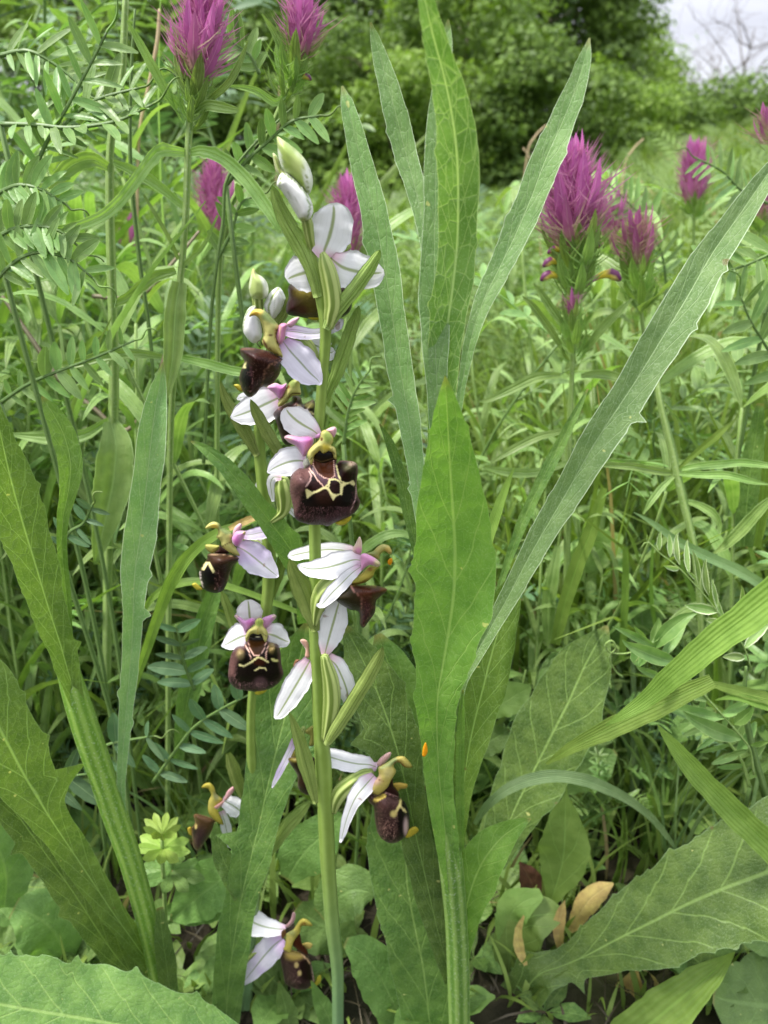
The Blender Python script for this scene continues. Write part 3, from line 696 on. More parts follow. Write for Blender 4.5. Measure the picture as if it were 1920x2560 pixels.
# F3, second plant, faces right and away
f = flower(O2, ZB, [(560, 1030, 60), (500, 1130, 110), (420, 1230, 100), (350, 1300, 80)], .1555, label='flower turned half right above the large front one')
sep_(f, ZB, [(505, 1040, 210), (400, 1090, 290), (270, 1150, 240), (150, 1195, 170), (62, 1222, 20)], .1525, 'sepal', fold=.1)
sep_(f, ZB, [(250, 1050, 90), (180, 1028, 75), (122, 1048, 15)], .1545)
pet_(f, ZB, [(408, 935), (480, 895), (540, 912), (592, 900), (572, 990), (522, 1050), (470, 992)], .1505, .003, marks=[('spot', (545, 960, 36, 50, .8), PINKD), ('edge', 10, (216, 186, 170), 10)])
col_(f, ZB, [(690, 845), (728, 862), (716, 920), (728, 1000), (700, 1012), (640, 1022), (590, 1072), (520, 1122), (508, 1080), (558, 1010), (580, 960), (620, 885)], .1505, .004,
     [('spot', (640, 890, 40, 50, .8), YGR), ('line', [(600, 1040), (640, 995), (725, 992)], 9, (70, 30, 18)), ('spot', (600, 930, 20, 20, .6), (120, 80, 30))])
blob('lip', ZB, [(462, 1190), (500, 1140), (580, 1090), (640, 1062), (650, 1015), (722, 1030), (745, 1095), (800, 1068), (855, 1070), (855, 1300), (800, 1380), (700, 1450), (610, 1485), (555, 1452), (518, 1350), (490, 1260)], .1525, .008, M['lip'], f, (54, 22, 20),
     [('line', [(700, 1100), (745, 1165), (790, 1195), (850, 1225)], 16, (226, 208, 160)), ('line', [(740, 1165), (770, 1150), (850, 1190)], 12, (226, 208, 160)), ('spot', (805, 1100, 50, 30, .4), (160, 150, 80)), ('spot', (680, 1040, 45, 30, .5), (88, 70, 24)), ('line', [(500, 1150), (620, 1085), (690, 1090), (690, 1125)], 10, (140, 100, 86)), ('edge', 7, (104, 70, 64), 10), ('spot', (800, 1210, 40, 20, .5), (14, 6, 8))],
     bumps=[(560, 1180, 90, .002)])
# hidden flower behind the large one
f = flower(O2, ZC, [(330, 1120, 150), (350, 1250, 220), (370, 1400, 200), (340, 1560, 130), (200, 1680, 60)], .149, label='flower almost hidden behind the large front lip')
sep_(f, ZC, [(330, 1110, 60), (230, 1105, 110), (190, 1180, 90), (200, 1290, 75), (220, 1420, 30)], .148, 'sepal_back')
sep_(f, ZC, [(420, 1500, 60), (470, 1560, 60), (500, 1620, 20)], .150)
sep_(f, D, [(570, 1030, 14), (555, 1060, 16), (540, 1088, 8), (536, 1092, 3)], .157)

# F4, the large front flower
Yf = .1335
f = flower(O1, ZC, [(800, 560, 80), (790, 650, 100), (800, 760, 100), (820, 900, 80)], .139, label='largest flower, facing the camera')
sep_(f, ZC, [(815, 560, 90), (740, 500, 190), (650, 450, 290), (540, 380, 330), (440, 290, 270), (395, 225, 130), (385, 200, 40)], .1375, 'sepal_back', fold=.06)
sep_(f, ZC, [(640, 900, 130), (560, 890, 280), (450, 900, 340), (330, 940, 280), (220, 995, 160), (146, 1045, 20)], .1375, 'sepal', fold=.15)
pet_(f, ZC, [(365, 580), (430, 552), (560, 572), (680, 566), (745, 600), (742, 670), (692, 760), (650, 822), (608, 838), (575, 790), (515, 705), (425, 655), (378, 612)], .1345, .004,
     marks=[('spot', (690, 640, 60, 90, .8), PINKD), ('line', [(420, 590), (560, 640), (650, 700)], 5, (188, 110, 160)), ('edge', 12, (210, 170, 150), 14), ('spot', (430, 600, 60, 30, .7), (222, 176, 180))])
pet_(f, ZC, [(900, 500), (960, 460), (1022, 450), (1047, 490), (1032, 555), (1000, 592), (950, 545)], .1350, .003, base=(214, 166, 176), marks=[('edge', 12, (222, 196, 180), 12)])
pet_(f, ZC, [(770, 600), (780, 555), (830, 540), (830, 590)], .1352, .001)
blob('petal', ZC, [(610, 900), (650, 850), (690, 900), (700, 960), (640, 985), (610, 950)], .1352, .003, M['bud'], f, (216, 218, 196), [])
CP_ = (222, 178, 160)
fr = lambda x, y, d: ((x < 640) | (y > 1480) | (x > 1230)) & (d > 8)
blob('lip', ZC, [(700, 930), (650, 985), (560, 990), (492, 1040), (452, 1100), (436, 1250), (460, 1400), (485, 1500), (495, 1600), (530, 1660), (620, 1700), (720, 1722), (850, 1722), (930, 1738), (1030, 1690), (1150, 1640), (1230, 1600), (1310, 1530), (1352, 1430), (1322, 1350), (1305, 1200), (1322, 1000), (1292, 918), (1222, 893), (1100, 888), (1042, 925), (1025, 850), (740, 850)], Yf, .0062, M['lip'], f, (34, 12, 10),
     [('edge', 44, (108, 70, 72), 40), ('poly', [(440, 1000), (700, 1000), (700, 1150), (600, 1300), (560, 1480), (500, 1600), (430, 1300)], (124, 88, 84), 34), ('poly', [(500, 1560), (900, 1600), (1250, 1440), (1330, 1540), (950, 1760), (520, 1700)], (88, 56, 62), 50), ('poly', [(490, 1580), (700, 1640), (820, 1700), (700, 1740), (520, 1690)], (62, 12, 30), 24),
      ('spot', (900, 1350, 130, 110, .5), (60, 28, 14)), ('poly', [(640, 1310), (700, 1330), (740, 1400), (640, 1480), (585, 1420)], (20, 8, 10), 26),
      ('poly', [(1120, 1200), (1290, 1190), (1290, 1400), (1180, 1500), (1110, 1480)], (22, 8, 12), 14), ('poly', [(1040, 930), (1120, 920), (1250, 1090), (1210, 1170), (1110, 1130)], (50, 14, 12), 14), ('spot', (1195, 970, 75, 60, .7), (104, 100, 64)), ('spot', (1250, 930, 60, 30, .6), (150, 130, 110)),
      ('poly', [(715, 1010), (745, 960), (800, 1050), (880, 1115), (960, 1140), (905, 1240)], (104, 74, 84), 10), ('poly', [(1020, 1080), (1010, 900), (1040, 960), (1090, 1160), (1030, 1150)], (104, 74, 84), 8),
      ('poly', [(740, 850), (1010, 850), (1020, 1080), (960, 1118), (880, 1100), (800, 1045), (745, 960)], (108, 52, 14), 8), ('spot', (880, 860, 130, 50, .4), (50, 34, 10)),
      ('line', [(742, 830), (745, 960), (800, 1050), (880, 1110), (960, 1130), (1020, 1088), (1010, 960), (1005, 850)], 10, CP_),
      ('line', [(690, 990), (760, 1080), (805, 1150), (850, 1195), (885, 1240)], 15, CP_), ('line', [(1040, 950), (1070, 1080), (1105, 1160), (1170, 1185), (1250, 1170)], 18, CREAM),
      ('spot', (760, 1215, 78, 64, .1), (60, 16, 10)), ('line', [(960, 1132), (930, 1200), (885, 1240)], 18, CREAM),
      ('line', [(660, 1270), (720, 1310), (800, 1285), (860, 1250), (920, 1240), (960, 1290), (1000, 1350)], 28, CREAM), ('poly', [(640, 1270), (700, 1300), (780, 1290), (660, 1385)], CREAM, 8), ('poly', [(930, 1270), (1000, 1320), (1060, 1330), (1000, 1405)], CREAM, 6),
      ('line', [(960, 1140), (1020, 1128), (1080, 1155), (1110, 1220), (1095, 1320), (1030, 1345), (970, 1310), (940, 1240), (955, 1160)], 17, CREAM), ('poly', [(1090, 1180), (1200, 1180), (1130, 1230), (1115, 1340), (1090, 1330)], CREAM, 6),
      ('poly', [(1210, 1165), (1260, 1140), (1285, 1190), (1270, 1220), (1225, 1195)], (206, 196, 140), 6), ('spot', (1020, 1235, 68, 78, .08), (52, 14, 8)),
      ('line', [(690, 1030), (716, 1090), (700, 1150), (645, 1230)], 16, (196, 160, 150)), ('line', [(1300, 1200), (1290, 1380), (1220, 1560)], 10, (190, 150, 150))],
     res=64, R=300, bumps=[(560, 1180, 130, .0020), (1210, 980, 110, .0009), (880, 1400, 260, .0012), (880, 950, 110, -.0014)], fur=1000, furcol=(120, 80, 80), furmask=fr)
blob('appendage', ZC, [(1028, 1700), (1080, 1655), (1150, 1630), (1235, 1605), (1222, 1660), (1150, 1722), (1070, 1730)], .1345, .002, M['body'], f, (206, 194, 62), [('spot', (1120, 1660, 50, 16, .8), (160, 150, 40))])
blob('throat', ZC, [(745, 790), (780, 760), (1000, 770), (1030, 840), (1020, 900), (880, 930), (750, 925)], .1325, .001, M['lip'], f, (48, 34, 10), [('line', [(755, 870), (850, 905), (1000, 860)], 10, (120, 96, 60)), ('spot', (870, 800, 90, 30, .8), (26, 12, 6))])
col_(f, ZC, [(845, 520), (900, 490), (962, 530), (1002, 600), (992, 660), (972, 690), (1022, 720), (1042, 790), (1038, 880), (1008, 850), (990, 790), (945, 762), (912, 782), (880, 797), (855, 790), (828, 758), (790, 790), (752, 830), (740, 900), (718, 945), (682, 880), (664, 820), (680, 760), (740, 690), (800, 640), (832, 590)], .1312, .0036,
     [('spot', (930, 580, 55, 75, .5), (162, 182, 92)), ('spot', (800, 640, 50, 40, .7), (176, 178, 120)), ('spot', (850, 612, 16, 24, .3), (104, 66, 26)), ('line', [(672, 840), (695, 885), (750, 830)], 9, (50, 24, 14)), ('line', [(945, 765), (1000, 780), (1030, 812)], 9, (50, 24, 14)), ('spot', (992, 735, 9, 9, .3), (120, 80, 20)), ('line', [(880, 660), (885, 780)], 7, (176, 150, 50)), ('edge', 8, (190, 170, 70), 10), ('spot', (905, 720, 60, 40, .7), (224, 206, 84))], res=34)

# F10, second plant, front view
f = flower(O2, ZD, [(830, 1260, 80), (830, 1350, 100), (840, 1450, 90)], .154, label='smaller flower facing the camera, low on the left stem')
sep_(f, ZD, [(765, 1270, 200), (755, 1190, 262), (748, 1110, 235), (742, 1050, 160), (738, 1010, 50)], .1525, 'sepal_back', fold=.06)
sep_(f, ZD, [(725, 1420, 170), (650, 1440, 285), (560, 1485, 210), (485, 1525, 110), (430, 1545, 15)], .1535, 'sepal')
sep_(f, ZD, [(940, 1400, 140), (1030, 1420, 260), (1115, 1460, 200), (1180, 1488, 120), (1220, 1490, 20)], .1535, 'sepal_back')
pet_(f, ZD, [(578, 1200), (610, 1184), (700, 1240), (790, 1218), (822, 1270), (765, 1335), (710, 1392), (678, 1330), (620, 1252)], .1495, .003, marks=[('spot', (760, 1270, 40, 40, .8), PINKD), ('spot', (600, 1205, 26, 24, .6), (222, 190, 180))])
pet_(f, ZD, [(900, 1230), (980, 1190), (1040, 1178), (1064, 1205), (1022, 1262), (950, 1342), (908, 1320)], .1495, .003, marks=[('spot', (1040, 1200, 30, 24, .6), (216, 190, 180))])
blob('lip', ZD, [(712, 1490), (690, 1542), (640, 1545), (588, 1570), (540, 1650), (515, 1780), (510, 1900), (540, 1980), (620, 2040), (740, 2060), (820, 2068), (950, 2048), (1050, 2002), (1122, 1930), (1147, 1860), (1122, 1750), (1112, 1620), (1082, 1530), (1000, 1498), (965, 1480), (960, 1410), (740, 1410)], .150, .0075, M['lip'], f, (30, 12, 10),
     [('edge', 55, (112, 76, 78), 40), ('poly', [(520, 1900), (700, 1990), (950, 1990), (1140, 1880), (1050, 2020), (800, 2090), (560, 2020)], (66, 34, 44), 36), ('spot', (880, 1970, 80, 70, .4), (110, 80, 84)), ('poly', [(530, 1700), (640, 1560), (690, 1600), (640, 1700), (600, 1760), (580, 1900), (520, 1880)], (128, 90, 86), 24), ('spot', (650, 1640, 45, 60, .5), (150, 132, 90)),
      ('spot', (870, 1720, 80, 50, .4), (76, 28, 10)), ('spot', (1010, 1560, 40, 70, .4), (150, 130, 80)), ('poly', [(740, 1480), (950, 1480), (920, 1590), (860, 1645), (800, 1640), (755, 1570)], (96, 56, 10), 8), ('spot', (840, 1440, 90, 50, .3), (40, 30, 8)),
      ('line', [(735, 1485), (760, 1580), (805, 1650), (870, 1650), (920, 1590), (952, 1480)], 8, CP_), ('line', [(700, 1530), (745, 1600), (772, 1690)], 10, CP_), ('line', [(972, 1530), (945, 1620), (945, 1690)], 10, CP_),
      ('line', [(635, 1760), (690, 1775), (780, 1725), (850, 1672), (900, 1685), (965, 1725)], 20, CREAM), ('line', [(820, 1825), (870, 1792), (935, 1800), (945, 1815)], 18, CREAM), ('line', [(1018, 1700), (1070, 1715)], 30, (210, 206, 130))],
     res=44, bumps=[(640, 1640, 70, .0018), (1030, 1580, 60, .0018), (840, 1540, 80, -.0012)], fur=500, furcol=(160, 120, 116), furmask=lambda x, y, d: ((x < 620) | (y > 1950)) & (d > 8))
blob('throat', ZD, [(745, 1440), (790, 1400), (930, 1400), (955, 1460), (930, 1500), (840, 1500), (760, 1500)], .1485, .0008, M['lip'], f, (40, 34, 8), [('spot', (850, 1440, 26, 8, .6), (190, 186, 150)), ('line', [(770, 1485), (930, 1480)], 7, (110, 86, 50))])
col_(f, ZD, [(818, 1260), (850, 1224), (892, 1224), (918, 1260), (914, 1310), (962, 1378), (960, 1452), (932, 1500), (890, 1408), (850, 1412), (780, 1400), (742, 1460), (716, 1500), (704, 1440), (740, 1360), (812, 1310)], .147, .0030,
     [('spot', (865, 1275, 44, 44, .4), (160, 178, 90)), ('line', [(862, 1240), (850, 1310)], 7, (120, 140, 60)), ('line', [(715, 1460), (770, 1415)], 7, (40, 20, 14)), ('line', [(905, 1400), (950, 1430)], 7, (40, 20, 14)), ('line', [(850, 1340), (850, 1400)], 7, (176, 146, 40))], res=28)
blob('appendage', ZD, [(818, 2064), (860, 2036), (952, 2038), (940, 2072), (870, 2106), (822, 2100)], .151, .0018, M['body'], f, (204, 196, 66), [])

# F9, second plant, faces left
f = flower(O2, ZD, [(640, 300, 70), (740, 330, 90), (860, 400, 90), (960, 520, 60)], .1535, label='flower facing left halfway up the left stem')
sep_(f, ZD, [(680, 265, 80), (780, 258, 110), (870, 240, 130), (960, 222, 130)], .152, 'sepal_lilac', fold=.2)
sep_(f, ZD, [(840, 330, 80), (900, 380, 120), (960, 440, 90)], .1545)
sep_(f, ZD, [(615, 400, 120), (710, 450, 255), (840, 550, 300), (950, 640, 220), (1040, 712, 110), (1087, 748, 15)], .1495, 'sepal_lilac', fold=.15)
pet_(f, ZD, [(560, 262), (580, 180), (640, 130), (668, 150), (650, 212), (600, 260)], .1505, .002, base=(220, 180, 190))
pet_(f, ZD, [(600, 225), (680, 215), (712, 228), (700, 270), (660, 350), (610, 396), (565, 362), (552, 300)], .1475, .0035, marks=[('spot', (600, 340, 40, 60, .7), PINKD), ('spot', (695, 240, 20, 20, .6), (206, 190, 130))])
blob('lip', ZD, [(270, 495), (300, 475), (430, 478), (560, 490), (637, 520), (632, 562), (570, 610), (530, 700), (502, 800), (452, 900), (380, 932), (300, 922), (222, 880), (178, 760), (178, 690), (208, 615), (262, 550)], .1495, .008, M['lip'], f, (56, 24, 22),
     [('spot', (290, 760, 95, 150, .4), (14, 5, 8)), ('spot', (420, 540, 150, 60, .8), (92, 60, 40)), ('line', [(222, 660), (262, 590), (290, 585), (340, 690)], 26, (222, 212, 150)), ('line', [(182, 690), (186, 760), (215, 860)], 16, (222, 208, 200)), ('line', [(630, 565), (570, 612), (530, 700), (500, 800)], 10, (150, 116, 90)), ('line', [(275, 495), (430, 484), (620, 520)], 8, (170, 140, 110)), ('spot', (360, 880, 90, 40, .6), (66, 14, 26))],
     bumps=[(420, 560, 90, .0016)], fur=160, furcol=(140, 100, 90), furmask=lambda x, y, d: (x > 350) & (d > 5))
blob('lip_lobe', ZD, [(245, 378), (300, 370), (405, 385), (402, 425), (335, 472), (290, 462), (250, 420)], .152, .002, M['lip'], f, (168, 166, 84), [('edge', 8, (70, 44, 34), 12)])
blob('throat', ZD, [(410, 375), (435, 400), (500, 440), (510, 480), (400, 480), (350, 470), (395, 430)], .1505, .002, M['lip'], f, (70, 36, 26), [])
col_(f, ZD, [(243, 190), (280, 138), (340, 110), (402, 130), (442, 182), (520, 222), (562, 270), (552, 340), (602, 420), (645, 500), (600, 500), (520, 462), (440, 402), (418, 330), (372, 290), (390, 250), (382, 195), (320, 186)], .1485, .004,
     [('poly', [(380, 110), (560, 250), (480, 260), (400, 200)], (138, 156, 96), 16), ('spot', (350, 165, 40, 22, .7), (224, 196, 90)), ('line', [(435, 400), (480, 375), (540, 345)], 7, (90, 50, 26)), ('line', [(500, 360), (545, 355)], 7, (90, 50, 26)), ('line', [(555, 280), (560, 330)], 8, (140, 50, 70))])
col_(f, ZD, [(92, 840), (130, 813), (190, 858), (214, 892), (150, 898)], .1505, .002, base=(200, 190, 70), name='appendage')

# F5, faces right
f = flower(O1, ZE, [(860, 520, 180), (760, 570, 230), (660, 640, 235), (590, 740, 190), (550, 860, 120), (525, 1000, 60)], .138, label='flower facing right, below the largest one')
sep_(f, ZE, [(960, 270, 90), (840, 235, 130), (680, 222, 130), (520, 240, 125), (400, 262, 115), (300, 285, 95), (250, 305, 30)], .1435, 'sepal_back', fold=.2)
sep_(f, ZE, [(1025, 340, 60), (930, 330, 170), (800, 370, 240), (650, 410, 215), (500, 425, 150), (400, 405, 90), (348, 385, 20)], .1365, 'sepal', fold=.12)
sep_(f, ZE, [(1005, 400, 60), (910, 470, 110), (800, 580, 130), (700, 680, 130), (630, 760, 100), (590, 800, 60), (540, 798, 20)], .1345, 'sepal', fold=.15)
pet_(f, ZE, [(918, 235), (950, 160), (990, 90), (1016, 150), (1010, 262), (965, 275)], .1375, .002, base=(226, 200, 180), marks=[('spot', (980, 240, 40, 40, .8), (214, 150, 180))])
pet_(f, ZE, [(1000, 285), (1050, 262), (1150, 310), (1206, 362), (1182, 402), (1100, 385), (1050, 412), (1010, 445), (1000, 360)], .1345, .003, base=(222, 158, 196), marks=[('spot', (1180, 370, 40, 50, .6), (214, 200, 150))])
blob('lip', ZE, [(880, 572), (1000, 590), (1180, 600), (1278, 640), (1205, 712), (1162, 760), (1150, 870), (1085, 970), (1032, 1035), (998, 1000), (985, 872), (880, 840), (738, 730), (850, 620)], .1365, .007, M['lip'], f, (84, 44, 28),
     [('poly', [(860, 570), (900, 600), (1010, 730), (1000, 900), (700, 780), (740, 690)], (64, 54, 28), 12), ('line', [(890, 590), (940, 660), (1015, 730), (1005, 850), (1000, 990)], 12, (156, 110, 96)), ('spot', (1080, 690, 90, 60, .8), (100, 52, 30)), ('spot', (1060, 900, 60, 120, .8), (84, 50, 54)), ('line', [(1160, 770), (1130, 880), (1060, 1000)], 16, (30, 10, 14)), ('spot', (1240, 640, 40, 30, .6), (120, 80, 36)), ('line', [(900, 580), (1160, 600)], 20, (140, 118, 46))],
     bumps=[(1100, 660, 80, .0016)], fur=200, furcol=(150, 100, 80), furmask=lambda x, y, d: (x > 1010) & (d > 4))
col_(f, ZE, [(1060, 262), (1130, 240), (1180, 190), (1240, 168), (1300, 188), (1326, 250), (1300, 272), (1255, 240), (1205, 275), (1192, 325), (1120, 300)], .137, .003, [('spot', (1120, 260, 60, 30, .7), (150, 164, 96)), ('spot', (1290, 230, 34, 34, .6), (216, 190, 110))], base=(190, 184, 110))
col_(f, ZE, [(1205, 365), (1190, 410), (1150, 450), (1130, 500), (1060, 560), (950, 590), (880, 585), (900, 545), (960, 510), (1020, 460), (1090, 400), (1150, 390)], .136, .0035, [('spot', (1100, 430, 26, 20, .6), (150, 110, 50)), ('line', [(1120, 505), (1000, 570), (890, 585)], 16, (130, 100, 40)), ('spot', (1060, 500, 70, 30, .8), (206, 192, 90))], base=(186, 180, 80))
stem('thread', ZE, [(1322, 255, .137, 8), (1330, 290, .137, 6), (1318, 330, .137, 6)], M['ovary'], f, n=6, k=5)
blob('pollen_mass', ZE, [(1300, 318), (1325, 312), (1332, 350), (1310, 385), (1285, 370), (1284, 340)], .137, .0015, M['body'], f, (236, 166, 30), [])

# F6, seen from the back
f = flower(O1, ZE, [(625, 1320, 70), (650, 1420, 110), (690, 1580, 150), (705, 1760, 165), (690, 1920, 150), (660, 2080, 110), (630, 2200, 60)], .1375, label='withering flower turned away from the camera')
sep_(f, ZE, [(625, 1325, 50), (655, 1210, 170), (690, 1080, 235), (725, 960, 245), (755, 850, 200), (775, 780, 120), (770, 738, 30)], .1385, 'sepal_back')
sep_(f, ZE, [(480, 1370, 120), (420, 1480, 200), (320, 1650, 220), (225, 1810, 180), (150, 1930, 110), (110, 1975, 20)], .1395, 'sepal_back')
sep_(f, ZE, [(660, 1345, 100), (745, 1420, 160), (815, 1560, 180), (860, 1690, 170), (870, 1790, 110), (842, 1860, 15)], .1385, 'sepal_back')
pet_(f, ZE, [(375, 1165), (410, 1150), (455, 1180), (470, 1260), (470, 1340), (425, 1335), (430, 1260), (395, 1205)], .141, .0015, base=(216, 170, 150))
blob('lip_lobe', ZE, [(330, 1365), (370, 1368), (340, 1440), (305, 1440), (310, 1400)], .1415, .002, M['lip'], f, (120, 84, 60))

# F7, faces right, hairy brown lip
f = flower(O1, ZF, [(1040, 710, 80), (940, 740, 120), (820, 815, 150), (720, 900, 160), (665, 1000, 130), (640, 1120, 60)], .1395, label='lowest flower of the front stem, faces right')
sep_(f, ZF, [(1090, 660, 60), (1010, 630, 140), (880, 620, 160), (740, 590, 165), (620, 555, 165), (540, 530, 120)], .1415, 'sepal')
sep_(f, ZF, [(1060, 740, 70), (980, 830, 170), (880, 950, 150), (815, 1080, 110), (765, 1220, 85), (735, 1340, 60), (708, 1435, 20)], .1365, 'sepal')
pet_(f, ZF, [(1085, 620), (1120, 560), (1190, 508), (1234, 500), (1225, 552), (1180, 602), (1130, 652)], .1385, .0022, base=(218, 176, 170))
blob('lip', ZF, [(985, 960), (1020, 915), (1090, 940), (1170, 895), (1300, 960), (1345, 985), (1392, 1040), (1424, 1150), (1424, 1260), (1402, 1350), (1345, 1405), (1270, 1442), (1190, 1432), (1110, 1362), (1074, 1250), (1058, 1100), (1045, 1055), (1005, 1020)], .1385, .0085, M['lip'], f, (88, 58, 54),
     [('edge', 24, (136, 104, 88), 26), ('spot', (1230, 1380, 120, 60, .5), (56, 18, 26)), ('poly', [(1330, 970), (1440, 1040), (1440, 1380), (1340, 1400), (1290, 1260), (1300, 1120)], (26, 8, 12), 20), ('spot', (1390, 1280, 26, 100, .6), (190, 160, 160)), ('line', [(1340, 1000), (1310, 1080), (1250, 1150)], 26, (206, 190, 120)), ('line', [(1330, 1060), (1390, 1120)], 22, (206, 190, 130)), ('spot', (1260, 1140, 34, 34, .4), (200, 184, 110)), ('line', [(1070, 1000), (1160, 950)], 46, (176, 156, 70)), ('line', [(1180, 920), (1300, 965)], 9, (206, 160, 150))],
     res=34, bumps=[(1150, 1100, 80, .0015)], fur=900, furcol=(166, 130, 112), furmask=lambda x, y, d: (x < 1300) & (d > 4))
blob('lip_lobe', ZF, [(1245, 830), (1320, 812), (1402, 832), (1395, 872), (1330, 885), (1300, 912), (1262, 880)], .1395, .002, M['lip'], f, (176, 150, 66), [('line', [(1250, 850), (1300, 905)], 12, (90, 50, 30))])
blob('throat', ZF, [(1230, 790), (1252, 755), (1262, 850), (1312, 920), (1312, 968), (1230, 950), (1165, 890), (1210, 850)], .1375, .002, M['lip'], f, (60, 26, 20), [('line', [(1180, 915), (1300, 962)], 8, (190, 150, 140))])
col_(f, ZF, [(1100, 660), (1130, 640), (1200, 600), (1280, 550), (1350, 538), (1400, 568), (1458, 652), (1380, 656), (1312, 602), (1262, 640), (1287, 700), (1242, 780), (1200, 860), (1160, 902), (1090, 942), (1020, 900), (1055, 800), (1105, 740)], .1365, .0038,
     [('poly', [(1100, 670), (1280, 540), (1300, 590), (1230, 650), (1150, 680)], (158, 172, 112), 16), ('line', [(1270, 625), (1310, 602), (1380, 650)], 16, (150, 80, 40)), ('spot', (1080, 790, 50, 70, .7), (214, 180, 150)), ('line', [(1100, 780), (1150, 800)], 8, (140, 80, 50)), ('spot', (1200, 710, 50, 50, .8), (224, 212, 140)), ('spot', (1120, 880, 60, 40, .7), (206, 192, 100))], base=(204, 190, 104))
blob('appendage', ZF, [(1385, 1380), (1410, 1310), (1480, 1268), (1522, 1308), (1482, 1352), (1420, 1385)], .1385, .002, M['body'], f, (196, 180, 60), [])

# F8, mostly hidden behind the stem
f = flower(O2, ZF, [(330, 240, 40), (300, 320, 60), (250, 400, 60)], .152, label='flower hidden behind the stem, dark lip showing')
blob('lip', ZF, [(175, 560), (280, 540), (440, 560), (470, 700), (400, 930), (310, 918), (268, 850), (262, 740), (182, 612)], .150, .006, M['lip'], f, (62, 28, 18), [('edge', 8, (110, 80, 70), 10), ('spot', (230, 580, 60, 26, .6), (130, 120, 50))])
sep_(f, ZF, [(235, 370, 60), (170, 520, 60), (90, 680, 60), (30, 800, 40), (0, 870, 10)], .151, 'sepal_lilac')
col_(f, ZF, [(350, 270), (430, 225), (440, 330), (440, 420), (385, 432), (395, 330), (350, 305)], .150, .003, base=(160, 156, 80))
col_(f, ZF, [(180, 560), (230, 480), (290, 500), (280, 570)], .1515, .002, base=(170, 166, 80))

# F11, second plant, small, faces left
f = flower(O2, ZG, [(430, 400, 40), (500, 420, 60), (600, 500, 50), (700, 700, 40)], .1625, label='small flower facing left above the yellow-green rosette')
sep_(f, ZG, [(425, 370, 70), (490, 400, 125), (560, 445, 150), (600, 480, 110)], .159, 'sepal')
sep_(f, ZG, [(415, 470, 50), (445, 560, 75), (468, 660, 82), (482, 750, 60), (490, 806, 10)], .158, 'sepal')
pet_(f, ZG, [(442, 365), (470, 290), (512, 250), (548, 228), (552, 250), (510, 322), (462, 372)], .159, .002, base=(218, 168, 170))
pet_(f, ZG, [(350, 432), (400, 395), (442, 372), (436, 400), (382, 452)], .157, .002, base=(214, 160, 150))
blob('lip', ZG, [(163, 510), (200, 498), (280, 518), (352, 550), (352, 592), (322, 670), (262, 760), (222, 822), (190, 834), (155, 780), (144, 640), (176, 580)], .159, .006, M['lip'], f, (112, 82, 50), [('spot', (172, 650, 26, 70, .4), (20, 8, 10)), ('spot', (225, 720, 70, 100, .6), (92, 66, 66)), ('spot', (184, 612, 10, 24, .4), (200, 180, 110)), ('edge', 6, (150, 116, 80), 8)], fur=250, furcol=(170, 130, 100))
col_(f, ZG, [(232, 260), (262, 218), (312, 210), (352, 250), (372, 310), (430, 362), (402, 402), (382, 450), (430, 560), (430, 600), (360, 560), (298, 480), (300, 380), (322, 320), (290, 262)], .1575, .0032, [('spot', (370, 330, 30, 50, .7), (160, 160, 110)), ('line', [(236, 262), (290, 268)], 8, (150, 110, 50)), ('spot', (320, 400, 30, 60, .8), (222, 208, 110))], base=(206, 192, 84))
col_(f, ZG, [(105, 632), (140, 618), (146, 690), (118, 684)], .159, .0015, base=(200, 180, 70), name='appendage')

# F12, second plant, lowest, faces right
f = flower(O2, ZG, [(970, 1620, 60), (860, 1690, 70), (730, 1770, 85), (640, 1860, 80), (600, 1960, 50)], .1535, label='lowest flower, pale sepals spread beside the stem foot')
sep_(f, ZG, [(1010, 1560, 60), (920, 1555, 110), (810, 1535, 150), (720, 1500, 190), (655, 1460, 200), (640, 1450, 160)], .152, 'sepal', fold=.1)
sep_(f, ZG, [(990, 1640, 90), (900, 1710, 190), (800, 1820, 190), (715, 1930, 140), (650, 2010, 95), (600, 2080, 20)], .151, 'sepal_lilac', fold=.12)
pet_(f, ZG, [(1005, 1530), (1050, 1480), (1078, 1404), (1102, 1418), (1092, 1482), (1040, 1542)], .1515, .0018, base=(190, 148, 150))
blob('lip', ZG, [(968, 1740), (1060, 1748), (1170, 1778), (1232, 1830), (1262, 1950), (1278, 2050), (1222, 2102), (1150, 2118), (1080, 2102), (1010, 2060), (985, 1950), (963, 1850)], .151, .007, M['lip'], f, (84, 56, 54),
     [('spot', (1090, 1800, 90, 50, .5), (160, 140, 70)), ('poly', [(1150, 1850), (1230, 1830), (1270, 2020), (1180, 2040), (1120, 1960)], (44, 14, 12), 20), ('line', [(1160, 1790), (1220, 1850), (1230, 1880)], 10, (206, 170, 130)), ('spot', (1110, 1890, 20, 26, .3), (190, 170, 110)), ('spot', (1138, 1965, 18, 24, .3), (190, 170, 110)), ('spot', (1120, 2080, 80, 30, .6), (60, 24, 30)), ('edge', 6, (150, 116, 106), 10), ('line', [(1250, 1900), (1270, 2040)], 12, (190, 160, 150))],
     res=30, fur=500, furcol=(170, 136, 120), furmask=lambda x, y, d: (x < 1140) & (d > 4))
blob('throat', ZG, [(1090, 1660), (1140, 1600), (1162, 1690), (1212, 1760), (1202, 1802), (1100, 1732), (1075, 1700)], .1505, .002, M['lip'], f, (92, 40, 16), [])
blob('lip_lobe', ZG, [(1160, 1700), (1210, 1678), (1258, 1698), (1235, 1742), (1190, 1735)], .152, .0015, M['lip'], f, (196, 176, 96), [])
